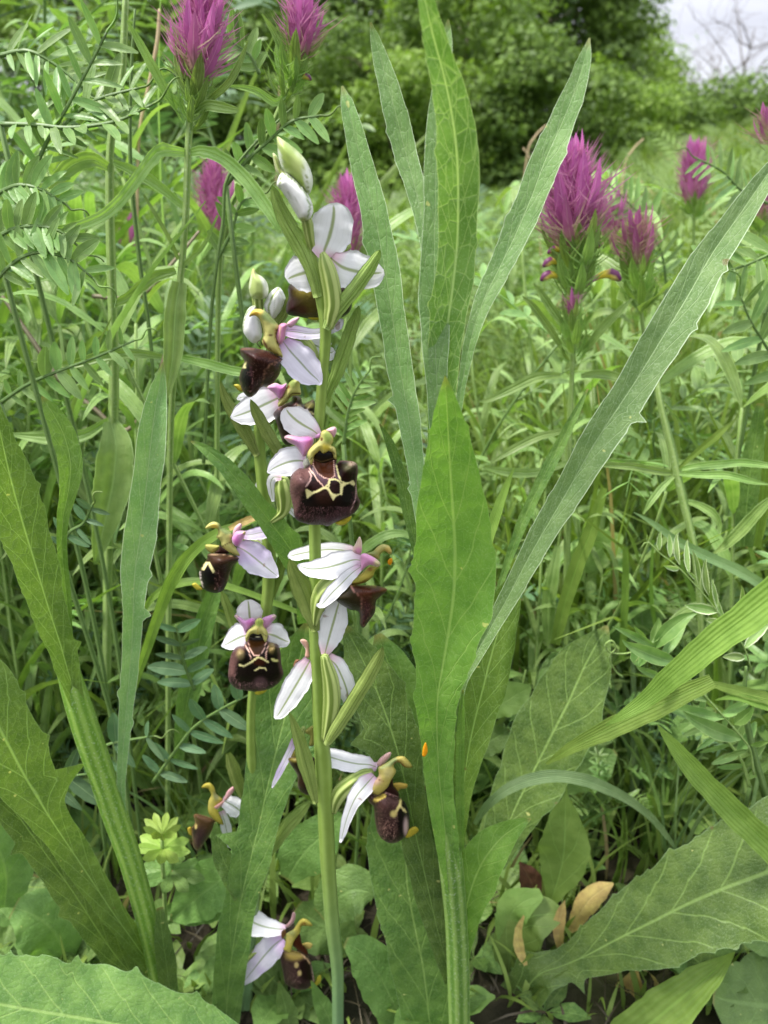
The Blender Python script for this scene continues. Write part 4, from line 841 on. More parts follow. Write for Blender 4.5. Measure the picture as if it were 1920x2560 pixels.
col_(f, ZG, [(1015, 1600), (1080, 1560), (1130, 1488), (1172, 1458), (1222, 1478), (1258, 1527), (1190, 1528), (1152, 1535), (1142, 1590), (1092, 1662), (1072, 1712), (1050, 1780), (985, 1745), (1000, 1720), (1010, 1650)], .1495, .0032,
     [('spot', (1060, 1590, 40, 40, .8), (160, 164, 100)), ('line', [(1150, 1520), (1180, 1500), (1200, 1520)], 10, (150, 90, 40)), ('spot', (1050, 1660, 26, 40, .7), (226, 212, 120))], base=(206, 194, 92))
col_(f, ZG, [(975, 1580), (1005, 1560), (1015, 1600), (985, 1650), (970, 1620)], .1495, .0015, base=(120, 84, 50))
blob('appendage', ZG, [(1215, 2098), (1275, 2055), (1308, 1992), (1335, 1985), (1332, 2045), (1275, 2095)], .151, .0015, M['body'], f, (206, 196, 70), [])
# scraps of white sepals glimpsed behind the leaf
for (x, y) in ((812, 585), (782, 700)):
    f_ = sep_(f, ZG, [(x - 30, y - 25, 30), (x, y, 45), (x + 25, y - 5, 10)], .158)
# ------------------------------------------------------------------ large weeds around the orchids
def L(parent, mat, pts, **k):
    return leaf(k.pop('name', 'leaf'), k.pop('Z', D), [(x, y, Y / 1000, w) for (x, y, w, Y) in pts], M[mat], parent, **k)
def lower(p): p = Vector(p); p.z = GZ; return p

W1 = thing('tall_weed', lower(world_pt(*D(992, 2212), .14)[0]), 'tall leafy weed with upright toothed leaves right of the orchids', 'weed')
stem('stem', D, [(993, 2240, .140, 46), (990, 2100, .139, 50), (985, 1980, .138, 50), (974, 1860, .1365, 54), (964, 1760, .137, 56), (956, 1660, .139, 52), (950, 1560, .140, 44), (948, 1460, .140, 26)], M['weed_stem'], W1, n=40, k=18, ribs=6, rib_d=.05)
L(W1, 'weed_bright', [(962, 812, 3, 116), (964, 850, 36, 117), (967, 910, 72, 119), (971, 980, 106, 121), (976, 1060, 138, 123), (981, 1140, 164, 125), (983, 1210, 174, 126), (979, 1290, 164, 127), (968, 1370, 142, 128), (956, 1440, 112, 129), (946, 1500, 90, 130), (944, 1580, 74, 131.5), (949, 1680, 60, 132.5), (961, 1790, 52, 133.4), (974, 1890, 36, 134.2), (984, 1960, 12, 136)],
  n=60, m=12, teeth=[(.36, 1, 14, .03), (.50, 1, 8, .03), (.42, -1, 5, .04), (.6, 1, 8, .03)], fold=.3, wav=.09, twist=[.1, -.1, -.15, .2])
L(W1, 'weed_mid', [(905, -60, 18, 116), (918, 0, 32, 117), (936, 80, 50, 119), (958, 160, 66, 121), (975, 240, 80, 123), (987, 330, 88, 125), (990, 420, 86, 127), (988, 520, 82, 129), (978, 620, 82, 130), (966, 710, 74, 131), (958, 800, 66, 132), (952, 900, 60, 133), (950, 1000, 48, 134), (950, 1100, 36, 134)], n=60, m=12, teeth=[(.32, 1, 6, .02), (.62, 1, 8, .02), (.5, -1, 6, .02)], fold=.42, twist=[.25, .1, -.1, .1])
L(W1, 'weed_grey', [(968, 42, 3, 138), (966, 80, 22, 138), (958, 150, 36, 137), (948, 240, 46, 136), (942, 340, 50, 135), (940, 440, 50, 134), (938, 540, 56, 133), (938, 640, 66, 132), (940, 740, 60, 131), (944, 840, 44, 131), (946, 940, 34, 131)], n=40)
L(W1, 'weed_grey', [(985, 140, 2, 139), (980, 175, 14, 139), (972, 230, 24, 138), (965, 320, 30, 137), (955, 460, 30, 136)], n=20)
L(W1, 'weed_grey', [(739, 186, 3, 158), (750, 225, 26, 157), (768, 300, 42, 156), (788, 380, 52, 155), (806, 450, 58, 154), (822, 530, 60, 153), (836, 610, 60, 152), (848, 690, 58, 151), (860, 770, 56, 150), (872, 840, 50, 149), (884, 910, 46, 147), (896, 990, 40, 144), (906, 1080, 30, 140), (920, 1200, 22, 136)],
  n=56, m=10, teeth=[(.665, 1, 16, .02), (.33, 1, 6, .03), (.86, 1, 8, .015)], fold=.3)
L(W1, 'weed_grey', [(800, 48, 3, 152), (812, 90, 22, 152), (834, 170, 40, 151), (856, 250, 52, 150), (876, 330, 48, 149), (895, 400, 42, 147), (912, 470, 34, 145), (926, 560, 26, 142), (934, 680, 22, 138), (940, 820, 18, 135)], n=44, m=10, fold=.3, teeth=[(.3, 1, 5, .03)])
L(W1, 'weed_grey', [(1273, 82, 3, 152), (1262, 130, 28, 151), (1240, 200, 46, 150), (1212, 270, 56, 149), (1178, 345, 64, 147), (1146, 430, 64, 145), (1112, 510, 58, 143), (1078, 580, 48, 141), (1044, 650, 40, 139), (1018, 730, 28, 137), (1000, 820, 18, 136), (985, 920, 14, 135), (970, 1050, 12, 133)], n=50, m=10, fold=.25, teeth=[(.25, -1, 6, .03), (.42, 1, 5, .03)])
L(W1, 'weed_grey', [(1700, 320, 8, 176), (1655, 380, 38, 172), (1600, 460, 58, 168), (1540, 545, 73, 163), (1485, 640, 84, 158), (1430, 730, 86, 154), (1378, 815, 82, 151), (1325, 895, 80, 148), (1280, 965, 75, 146), (1232, 1050, 63, 144), (1185, 1130, 58, 142), (1142, 1205, 51, 140), (1100, 1285, 40, 138), (1058, 1360, 33, 136), (1024, 1420, 28, 134), (1000, 1468, 22, 132), (990, 1520, 17, 131.5), (984, 1580, 7, 132)],
  n=80, m=12, teeth=[(.205, -1, 14, .012), (.30, -1, 10, .012), (.455, -1, 26, .014), (.62, 1, 6, .01)], fold=.42, curl=-.05, twist=[.3, .15, .3, .1, .2])
L(W1, 'weed_bright', [(1118, 1232, 4, 142), (1100, 1280, 50, 141), (1080, 1350, 78, 140), (1060, 1420, 92, 139), (1040, 1500, 94, 138), (1020, 1580, 80, 137), (1006, 1660, 54, 136), (996, 1760, 30, 136), (990, 1850, 20, 136)], n=40, fold=.3, teeth=[(.35, 1, 6, .03)])
L(W1, 'weed_bright', [(1146, 1768, 4, 136), (1122, 1782, 30, 136), (1085, 1808, 66, 137), (1050, 1850, 90, 137), (1025, 1900, 92, 138), (1008, 1960, 70, 138), (1000, 2030, 44, 139), (994, 2120, 22, 139)], n=30, fold=.3, teeth=[(.45, 1, 12, .05)])
L(W1, 'weed_dark', [(742, 1350, 10, 152), (768, 1395, 56, 151), (800, 1460, 96, 149), (828, 1530, 110, 147), (852, 1600, 112, 145), (875, 1690, 78, 143), (895, 1790, 70, 142), (920, 1900, 64, 141), (945, 2010, 50, 140), (975, 2120, 30, 140)], n=60, m=10, teeth=[(.12, 1, 14, .03), (.3, 1, 40, .06), (.38, -1, 10, .03), (.2, -1, 10, .04)], fold=.15)
L(W1, 'weed_dark', [(815, 1370, 14, 162), (838, 1430, 84, 160), (868, 1510, 124, 158), (890, 1600, 150, 156), (890, 1700, 170, 154), (878, 1800, 160, 152), (878, 1900, 150, 150), (895, 2000, 140, 148), (915, 2100, 130, 146), (930, 2230, 116, 144)], n=50, m=12, fold=.12, teeth=[(.75, -1, 12, .02)])
L(W1, 'weed_dark', [(905, 1700, 30, 146), (928, 1800, 42, 145), (946, 1900, 42, 143), (962, 2000, 36, 142), (978, 2100, 28, 141), (985, 2200, 24, 141)], n=30)
blob('pollen_mass', D, [(912, 1632), (914, 1614), (920, 1604), (924, 1622), (918, 1634)], .1295, .001, M['body'], W1, (240, 170, 30), [])
L(W1, 'weed_bright', [(1000, 1490, 4, 131), (996, 1560, 16, 131.5), (994, 1650, 18, 132.5), (994, 1760, 18, 133.5), (998, 1840, 8, 134.5)], n=24, m=4, fold=.4)

W2 = thing('tall_weed', lower(world_pt(*D(355, 2140), .15)[0]), 'leafy weed leaning left with a bright thick stem, left edge', 'weed')
stem('stem', D, [(375, 2200, .150, 52), (352, 2120, .15, 50), (326, 2020, .15, 44), (302, 1930, .15, 44), (276, 1840, .15, 46), (248, 1760, .15, 50), (222, 1680, .15, 52), (194, 1600, .15, 54), (168, 1520, .1505, 52), (150, 1460, .151, 46), (132, 1400, .1515, 38), (108, 1320, .152, 28), (84, 1240, .152, 12)], M['left_stem'], W2, n=60, k=18, ribs=7, rib_d=.06)
L(W2, 'weed_bright', [(-20, 840, 4, 146), (2, 940, 50, 146), (20, 1020, 84, 146), (44, 1110, 96, 146.5), (74, 1210, 88, 147), (104, 1310, 70, 147.5), (130, 1390, 56, 148), (150, 1460, 44, 148.5), (172, 1530, 26, 149)], n=50, m=12, teeth=[(.42, 1, 8, .03), (.8, -1, 16, .03), (.3, -1, 8, .03)], fold=.35)
L(W2, 'weed_bright', [(90, 856, 3, 156), (112, 890, 36, 156), (138, 940, 50, 156), (152, 1000, 48, 155), (148, 1060, 38, 154), (136, 1120, 24, 153), (134, 1190, 20, 152), (142, 1270, 20, 151), (150, 1360, 12, 150), (156, 1450, 8, 150)], n=40, fold=.35)
L(W2, 'weed_grey', [(352, 782, 3, 160), (343, 840, 34, 160), (332, 910, 54, 159), (322, 990, 62, 158), (314, 1070, 62, 157), (304, 1150, 66, 156), (292, 1230, 58, 155), (288, 1300, 46, 154), (286, 1370, 40, 154), (280, 1450, 34, 153), (272, 1540, 28, 152), (265, 1630, 22, 151), (262, 1710, 17, 150.5), (268, 1790, 14, 150), (280, 1860, 10, 149)], n=60, m=10, teeth=[(.42, -1, 10, .02), (.5, -1, 22, .018), (.66, 1, 8, .02), (.72, -1, 6, .02)], fold=.3)
L(W2, 'weed_bright', [(-110, 1400, 100, 140), (-50, 1480, 130, 140), (8, 1590, 136, 140), (56, 1680, 112, 141), (104, 1760, 78, 142), (150, 1830, 66, 144), (200, 1905, 56, 145), (250, 1980, 48, 147), (300, 2050, 42, 149), (350, 2120, 26, 150)], n=60, m=12, teeth=[(.42, -1, 60, .06), (.3, -1, 10, .03), (.18, -1, 8, .03)], fold=.2)
L(W2, 'weed_dark', [(-80, 1610, 50, 143), (-10, 1700, 56, 143), (52, 1780, 66, 144), (106, 1855, 70, 145), (160, 1930, 70, 146), (212, 2010, 62, 147), (262, 2080, 50, 148), (320, 2140, 24, 149)], n=50, m=10, teeth=[(.36, 1, 20, .03), (.62, 1, 14, .04)], fold=.2)
L(W2, 'weed_dark', [(345, 1960, 14, 147), (352, 2030, 36, 147), (362, 2100, 40, 147), (372, 2180, 20, 147)], n=16)

W3 = thing('leafy_weed', lower(world_pt(*D(490, 2212), .15)[0]), 'dark weed with two long lobed leaves crossing the left orchid', 'weed')
L(W3, 'weed_dark', [(662, 1345, 10, 166), (652, 1400, 80, 165), (634, 1480, 122, 163), (612, 1560, 132, 160), (592, 1640, 118, 156), (575, 1710, 98, 153), (560, 1780, 84, 151), (545, 1840, 84, 149), (528, 1910, 74, 148), (512, 1990, 72, 148), (500, 2070, 70, 148), (492, 2140, 64, 148), (487, 2230, 60, 148)], n=80, m=14, teeth=[(.53, 1, 44, .035), (.1, 1, 12, .03), (.06, -1, 8, .03)], fold=.2)
L(W3, 'weed_dark', [(464, 1776, 3, 150.5), (468, 1800, 22, 150), (474, 1832, 34, 149.5), (486, 1866, 42, 149), (506, 1900, 44, 148.5), (520, 1940, 30, 148.2)], n=20, m=6, fold=.1)
L(W3, 'weed_dark', [(412, 953, 3, 147), (440, 968, 20, 147), (480, 1000, 34, 147), (520, 1046, 42, 147.5), (556, 1092, 46, 148), (590, 1136, 52, 149), (620, 1176, 58, 151), (646, 1220, 56, 153), (664, 1280, 50, 156), (664, 1345, 40, 160)], n=40, m=10, teeth=[(.62, -1, 8, .03)], fold=.25)

W4 = thing('broad_weed_leaf', lower(world_pt(*D(560, 2300), .12)[0]), 'broad toothed hairy leaf across the bottom left corner', 'leaf')
L(W4, 'weed_dark', [(-180, 2150, 150, 118), (-60, 2160, 170, 119), (60, 2180, 190, 120), (180, 2200, 200, 121), (290, 2220, 180, 122), (390, 2240, 150, 123), (470, 2255, 110, 124), (540, 2272, 50, 125)], n=60, m=14, teeth=[(.22, -1, 12, .02), (.42, -1, 20, .03), (.6, -1, 14, .03), (.8, -1, 10, .03)], fold=.08, wav=.08)
W5 = thing('hairy_leaf', lower(world_pt(*D(1700, 2100), .17)[0]), 'big rough hairy leaf reaching in from the lower right edge', 'leaf')
L(W5, 'weed_dark', [(1800, 1830, 250, 150), (1720, 1860, 250, 151), (1640, 1890, 250, 152), (1560, 1920, 215, 153), (1480, 1955, 180, 154), (1400, 1995, 165, 155), (1330, 2030, 125, 156), (1270, 2062, 84, 157), (1215, 2086, 64, 158), (1165, 2105, 80, 158), (1125, 2150, 90, 158), (1095, 2190, 70, 158), (1070, 2250, 50, 158)], n=80, m=16, teeth=[(.71, -1, 30, .02), (.8, 1, 20, .03), (.33, -1, 10, .03), (.88, -1, 10, .03)], fold=.12, wav=.09)
W6 = thing('round_leaf', lower(world_pt(*D(1660, 2180), .15)[0]), 'rounded crinkled leaf in the bottom right corner', 'leaf')
L(W6, 'ground_leaf', [(1540, 2150, 30, 150), (1570, 2160, 120, 150), (1630, 2170, 190, 150), (1700, 2175, 200, 150), (1780, 2180, 120, 150)], n=24, m=10, teeth=[(.2, -1, 8, .05), (.4, -1, 8, .05)])
L(W6, 'weed_dark', [(1560, 1990, 20, 162), (1620, 2010, 70, 162), (1690, 2030, 90, 162), (1760, 2050, 60, 162)], n=20, m=8)

# ------------------------------------------------------------------ single blades of grass
def blade(label, pts, mat='grass', **k):
    C0 = world_pt(*D(pts[-1][0], pts[-1][1]), pts[-1][3] / 1000)[0]
    b = C0.copy(); b.z = GZ
    t = thing('grass_plant', b, label, 'grass')
    L(t, mat, pts, name='blade', n=34, m=4, fold=k.pop('fold', .3), wav=.02, **k)
    return t
blade('wide bright grass blade slanting in from the right edge', [(1308, 1568, 2, 150), (1340, 1548, 18, 149), (1400, 1508, 36, 148), (1470, 1446, 52, 146), (1550, 1380, 62, 144), (1640, 1312, 72, 142), (1730, 1240, 80, 140)])
blade('bright grass blade sloping down to the right edge', [(1420, 1565, 2, 152), (1450, 1604, 26, 151), (1500, 1666, 44, 150), (1560, 1730, 52, 149), (1640, 1808, 58, 148), (1730, 1890, 60, 147)])
blade('grey-green grass blade arching over the dark gap', [(1025, 1780, 8, 160), (1055, 1738, 18, 160), (1105, 1700, 23, 161), (1175, 1678, 26, 162), (1250, 1682, 26, 163), (1330, 1712, 22, 164), (1395, 1755, 16, 165), (1440, 1805, 11, 165), (1472, 1850, 3, 165)], 'grass_blue')
blade('dull grass blade under the wide bright one', [(1180, 1650, 6, 172), (1240, 1612, 26, 170), (1310, 1578, 40, 168), (1380, 1545, 46, 166), (1450, 1512, 44, 164), (1540, 1470, 30, 162)])
blade('bright blade of grass poking up from the bottom edge', [(1588, 2056, 2, 146), (1560, 2082, 30, 146), (1510, 2124, 66, 145), (1450, 2174, 88, 144), (1390, 2224, 94, 143), (1330, 2280, 90, 142)])
blade('yellow-green grass blade bent over behind the left flowers', [(560, 1118, 10, 168), (520, 1134, 16, 168), (470, 1152, 22, 168), (415, 1192, 26, 169), (375, 1248, 28, 170), (345, 1320, 24, 171), (318, 1400, 20, 172), (290, 1480, 16, 174), (262, 1560, 10, 176)])
blade('thin pale grass blade arching behind the lower left flower', [(300, 1340, 8, 176), (330, 1290, 14, 175), (380, 1262, 18, 174), (440, 1256, 16, 173), (520, 1275, 14, 172), (600, 1305, 12, 172), (680, 1336, 8, 172)], 'grass')
blade('long dark-green grass blade behind the leaf at the left', [(820, 915, 3, 150), (845, 965, 20, 150), (868, 1040, 26, 149), (885, 1120, 24, 148), (905, 1210, 18, 147), (925, 1300, 12, 146)], 'weed_dark')
blade('upright grass blade right of the large central leaf', [(1270, 840, 3, 176), (1240, 900, 18, 175), (1200, 980, 26, 174), (1160, 1060, 26, 172), (1120, 1150, 22, 170), (1085, 1250, 14, 168), (1060, 1340, 8, 166)], 'weed_dark')
blade('short upright blade beside the central leaf', [(1110, 1010, 3, 168), (1090, 1060, 16, 167), (1065, 1130, 24, 165), (1045, 1200, 22, 163), (1030, 1280, 14, 161)], 'grass')
blade('broad blade behind the left orchid, reaching down', [(492, 1180, 6, 190), (470, 1260, 30, 189), (440, 1350, 44, 188), (420, 1440, 48, 187), (400, 1540, 40, 186), (385, 1640, 20, 186)], 'weed_dark')

tip = blade('orange-brown withered grass tip behind the left flowers', [(585, 1108, 2, 166), (560, 1114, 12, 166), (525, 1128, 16, 166.5), (495, 1142, 10, 167)], 'dry_leaf')
blade('slim pale green pod-like blade at the right edge', [(1502, 1470, 2, 168), (1540, 1478, 14, 168), (1600, 1494, 24, 168), (1680, 1514, 26, 168)], 'grass')
blade('second slim pod-like blade below the first at the right edge', [(1545, 1512, 2, 167), (1590, 1506, 14, 167), (1640, 1520, 20, 167), (1690, 1536, 18, 167)], 'grass')
# ------------------------------------------------------------------ low broad leaves
def low_plant(name, label, cat, leaves, mat):
    p = leaves[0][-1]
    t = thing(name, lower(world_pt(*D(p[0], p[1]), p[3] / 1000)[0]), label, cat)
    for lf in leaves: L(t, mat, lf, n=26, m=10, fold=.14, wav=.07)
    return t
low_plant('oval_leaf', 'pale lens-shaped leaf standing over the dark gap', 'leaf', [[(1224, 1698, 2, 172), (1222, 1722, 14, 172), (1221, 1760, 64, 172), (1220, 1810, 100, 172), (1217, 1850, 104, 173), (1208, 1890, 78, 174), (1196, 1930, 38, 175), (1186, 1965, 8, 176)]], 'ground_leaf_light')
low_plant('heart_leaf', 'pale green folded leaf below the lens-shaped one', 'leaf', [[(1210, 1975, 30, 168), (1180, 1975, 74, 168), (1140, 1985, 100, 168), (1112, 2030, 90, 168), (1100, 2080, 60, 167), (1098, 2130, 30, 166), (1100, 2180, 8, 165)], [(1170, 1930, 20, 170), (1120, 1955, 70, 170), (1100, 1990, 60, 170), (1098, 2080, 30, 168)]], 'ground_leaf_light')
low_plant('plantain', 'broad dark plantain leaf with a white midrib behind the tall weed', 'plantain', [[(1312, 1352, 6, 197), (1288, 1392, 70, 195.5), (1262, 1440, 118, 194), (1228, 1515, 152, 191), (1190, 1590, 160, 188), (1150, 1670, 144, 185), (1115, 1740, 114, 182), (1085, 1810, 80, 180), (1060, 1880, 40, 178)]], 'weed_dark')
low_plant('hairy_herb', 'hairy oval leaf beside the yellow-green rosette', 'leaf', [[(368, 1988, 4, 160), (392, 1968, 60, 160), (430, 1935, 104, 160), (475, 1900, 108, 160), (515, 1868, 70, 160), (545, 1845, 20, 160)], [(372, 1990, 4, 163), (420, 1978, 40, 163), (470, 1945, 70, 163), (520, 1910, 40, 163)]], 'ground_leaf')
low_plant('hairy_herb', 'downy rounded leaves right of the main stem foot', 'leaf', [[(690, 1975, 30, 165), (715, 1950, 90, 165), (755, 1925, 104, 165), (790, 1925, 76, 165), (808, 1935, 20, 165)], [(640, 1960, 30, 172), (680, 1990, 110, 172), (720, 2010, 100, 172), (760, 2050, 40, 172)], [(620, 1900, 30, 178), (650, 1850, 100, 178), (700, 1800, 90, 178), (740, 1760, 20, 178)], [(620, 2100, 30, 168), (660, 2150, 100, 168), (680, 2200, 110, 168), (690, 2260, 60, 168)]], 'ground_leaf')
low_plant('seedling', 'smooth leaf right of the main stem at the bottom edge', 'leaf', [[(745, 2035, 20, 152), (785, 2060, 80, 152), (820, 2110, 100, 151), (850, 2170, 90, 150), (880, 2240, 60, 149)]], 'ground_leaf')
low_plant('seedling', 'two small leaf tips beside the foot of the left orchid', 'leaf', [[(602, 2120, 3, 148), (612, 2160, 34, 148), (622, 2200, 44, 147), (630, 2250, 30, 146)], [(672, 2118, 3, 147), (690, 2160, 30, 147), (712, 2205, 44, 146), (730, 2260, 30, 145)]], 'ground_leaf')
low_plant('clover', 'large round clover-like leaf at the lower left edge', 'clover', [[(30, 1960, 40, 166), (70, 1975, 110, 166), (110, 2005, 134, 166), (130, 2040, 110, 166), (140, 2070, 40, 166)], [(-40, 2030, 60, 168), (0, 2050, 90, 168), (50, 2060, 80, 168), (80, 2080, 30, 168)]], 'ground_leaf')
low_plant('clover', 'half-hidden small clover leaf above the big round one', 'clover', [[(-30, 1800, 60, 170), (0, 1840, 110, 170), (15, 1900, 100, 169), (10, 1960, 40, 168)]], 'ground_leaf')
low_plant('yellowed_leaf', 'spotted yellowing leaf lying above the rough hairy leaf', 'dry leaf', [[(1325, 1908, 4, 176), (1300, 1922, 34, 176), (1272, 1945, 46, 176), (1250, 1978, 34, 176), (1232, 2020, 14, 176)]], 'dry_leaf')
low_plant('yellowed_leaf', 'upright slim yellow leaf left of the spotted one', 'dry leaf', [[(1220, 1945, 2, 166), (1212, 1975, 22, 166), (1206, 2010, 24, 166), (1212, 2060, 10, 166)]], 'dry_leaf')
low_plant('yellowed_leaf', 'narrow brown-tipped yellow leaf over the pale folded leaf', 'dry leaf', [[(1132, 1978, 4, 160), (1120, 2010, 16, 160), (1122, 2050, 22, 160), (1136, 2085, 8, 160)]], 'dry_leaf')
low_plant('yellowed_leaf', 'withered blotched leaf at the bottom edge', 'dry leaf', [[(1246, 2060, 30, 168), (1240, 2110, 70, 168), (1225, 2170, 80, 168), (1215, 2250, 70, 168)], [(1375, 2090, 6, 160), (1362, 2140, 60, 160), (1340, 2200, 90, 160), (1330, 2260, 60, 160)]], 'dry_leaf')
low_plant('yellowed_leaf', 'curled tan leaf under the tip of the rough hairy leaf', 'dry leaf', [[(1410, 2090, 8, 170), (1440, 2098, 36, 170), (1480, 2088, 50, 170), (1520, 2070, 20, 170)]], 'dry_leaf')
low_plant('dead_leaf', 'dark brown dead leaf lying in the shaded gap', 'dead leaf', [[(1122, 1862, 3, 190), (1138, 1886, 40, 190), (1152, 1915, 60, 190), (1160, 1945, 50, 190), (1162, 1985, 6, 190)]], 'dead_leaf')
# oval leaves further back
spots = [((1100, 1510), 92, 'round leaf low between the central weed and the plantain'), ((1060, 1600), 80, 'round leaf touching the lower edge of the plantain'), ((1290, 1190), 110, 'broad leaf under the cow-wheat stems'), ((1380, 1330), 120, 'small pale leaf near the tendril'), ((1270, 1660), 120, 'leaf in shade above the lens-shaped one'), ((1500, 1560), 90, 'leaf behind the slanting grass blade')]
for (x, y), w, lb in spots:
    Yb = .215 if y > 1450 else .26
    low_plant('oval_leaf', lb, 'leaf', [[(x + w * .5, y - w * .3, w * .1, Yb * 1000), (x + w * .25, y - w * .15, w * .6, Yb * 1000), (x, y, w * .75, Yb * 1000), (x - w * .3, y + w * .2, w * .55, Yb * 1000), (x - w * .55, y + w * .5, w * .1, Yb * 1000)]], random.choice(['ground_leaf', 'ground_leaf_light']))

# the yellow-green rosette of whorled leaves
R1 = thing('bedstraw', lower(world_pt(*D(350, 2050), .16)[0]), 'yellow-green whorled rosette in front of the small left flower', 'bedstraw')
stem('stem', D, [(350, 1800, .158, 8), (352, 1880, .159, 9), (358, 1990, .16, 9), (362, 2080, .16, 9)], M['wheat_stem'], R1, n=12, k=8)
for (cx, cy, rad, Yr, cnt, mt, rise) in ((350, 1806, 42, 154, 9, 'rosette', 26), (352, 1835, 62, 158, 9, 'rosette', 6), (372, 1882, 74, 161, 8, 'ground_leaf', -4), (350, 1975, 64, 163, 7, 'ground_leaf', -10)):
    for i in range(cnt):
        a = i / cnt * 6.283 + cx * .1
        dx, dy = math.cos(a), math.sin(a)
        tip = (cx + dx * rad, cy + dy * rad * .62 - rise)
        w = rad * .36
        L(R1, mt, [(cx, cy, 5, Yr), (cx + dx * rad * .4, cy + dy * rad * .3 - rise * .4, w * .8, Yr - dy * 4), (cx + dx * rad * .75, cy + dy * rad * .5 - rise * .75, w, Yr - dy * 7), (tip[0], tip[1], 2, Yr - dy * 9)], n=10, m=4, fold=.25)
# ------------------------------------------------------------------ field cow-wheat
def unit(v):
    v = np.asarray(v, float); return v / (np.linalg.norm(v) + 1e-12)
def bract_geo(base, axis, out, ln, wd, rg, teeth=5, up=.5):
    """lance-shaped bract with long thread-like teeth along its lower sides"""
    n = 7
    t = np.linspace(0, 1, n)
    d0 = unit(out + axis * up); d1 = unit(out * .5 + axis * (up + 1.2))
    C = base + ln * (t[:, None] * d0 * (1 - t[:, None] * .5) + (t ** 2)[:, None] * d1 * .5)
    W = wd * np.sin(np.clip(t * .86 + .14, 0, 1) * np.pi) ** .8 + 1e-5
    V, F, uv, _ = ribbon_geo(C, W, np.tile(unit(out), (n, 1)), 4, .3, 0, rg.uniform(-.3, .3), (), 0, int(rg.integers(1e6)))
    V = list(V); F4 = F; tri = []; uv = list(uv)
    side = unit(np.cross(axis, out))
    for s in (-1, 1):
        for q in range(teeth):
            tq = .05 + .55 * q / teeth
            b = base + ln * tq * d0 + side * s * wd * .4
            e = b + (side * s * rg.uniform(.3, 1.0) + axis * rg.uniform(.4, 1.2) + out * rg.uniform(-.1, .9)) * ln * rg.uniform(.25, .6)
            mid = (b + e) / 2 - axis * ln * .03
            w = ln * .016
            k = len(V)
            V += [b - axis * w, b + axis * w, mid - axis * w * .8, mid + axis * w * .8, e]
            tri += [(k, k + 1, k + 3), (k, k + 3, k + 2), (k + 2, k + 3, k + 4)]
            uv += [(.3, .2)] * 5
    return np.array(V), [F4, np.array(tri)], np.array(uv)

def opposite_leaf(C0, d, ln, w, rg, droop=.5, teeth=False):
    n = 14; t = np.linspace(0, 1, n)
    C = C0 + ln * t[:, None] * unit(d) + np.array([0, 0, 1]) * (ln * .32 * np.sin(t * 2.2) - ln * droop * t ** 2)[:, None]
    W = w * (np.sin(np.clip(t, 0, 1) ** .75 * np.pi) ** .7 * .96 + .04) * (1 - .25 * t)
    tt = [(.08, 1, w * 1.2, .05), (.14, -1, w * 1.1, .05), (.2, 1, w * .9, .05)] if teeth else ()
    nr = np.tile(unit(np.array([0, -.35, 1])), (n, 1))
    return ribbon_geo(C, W, nr, 4, .22, 0, rg.uniform(-.4, .4), tt, .08, int(rg.integers(1e6)))

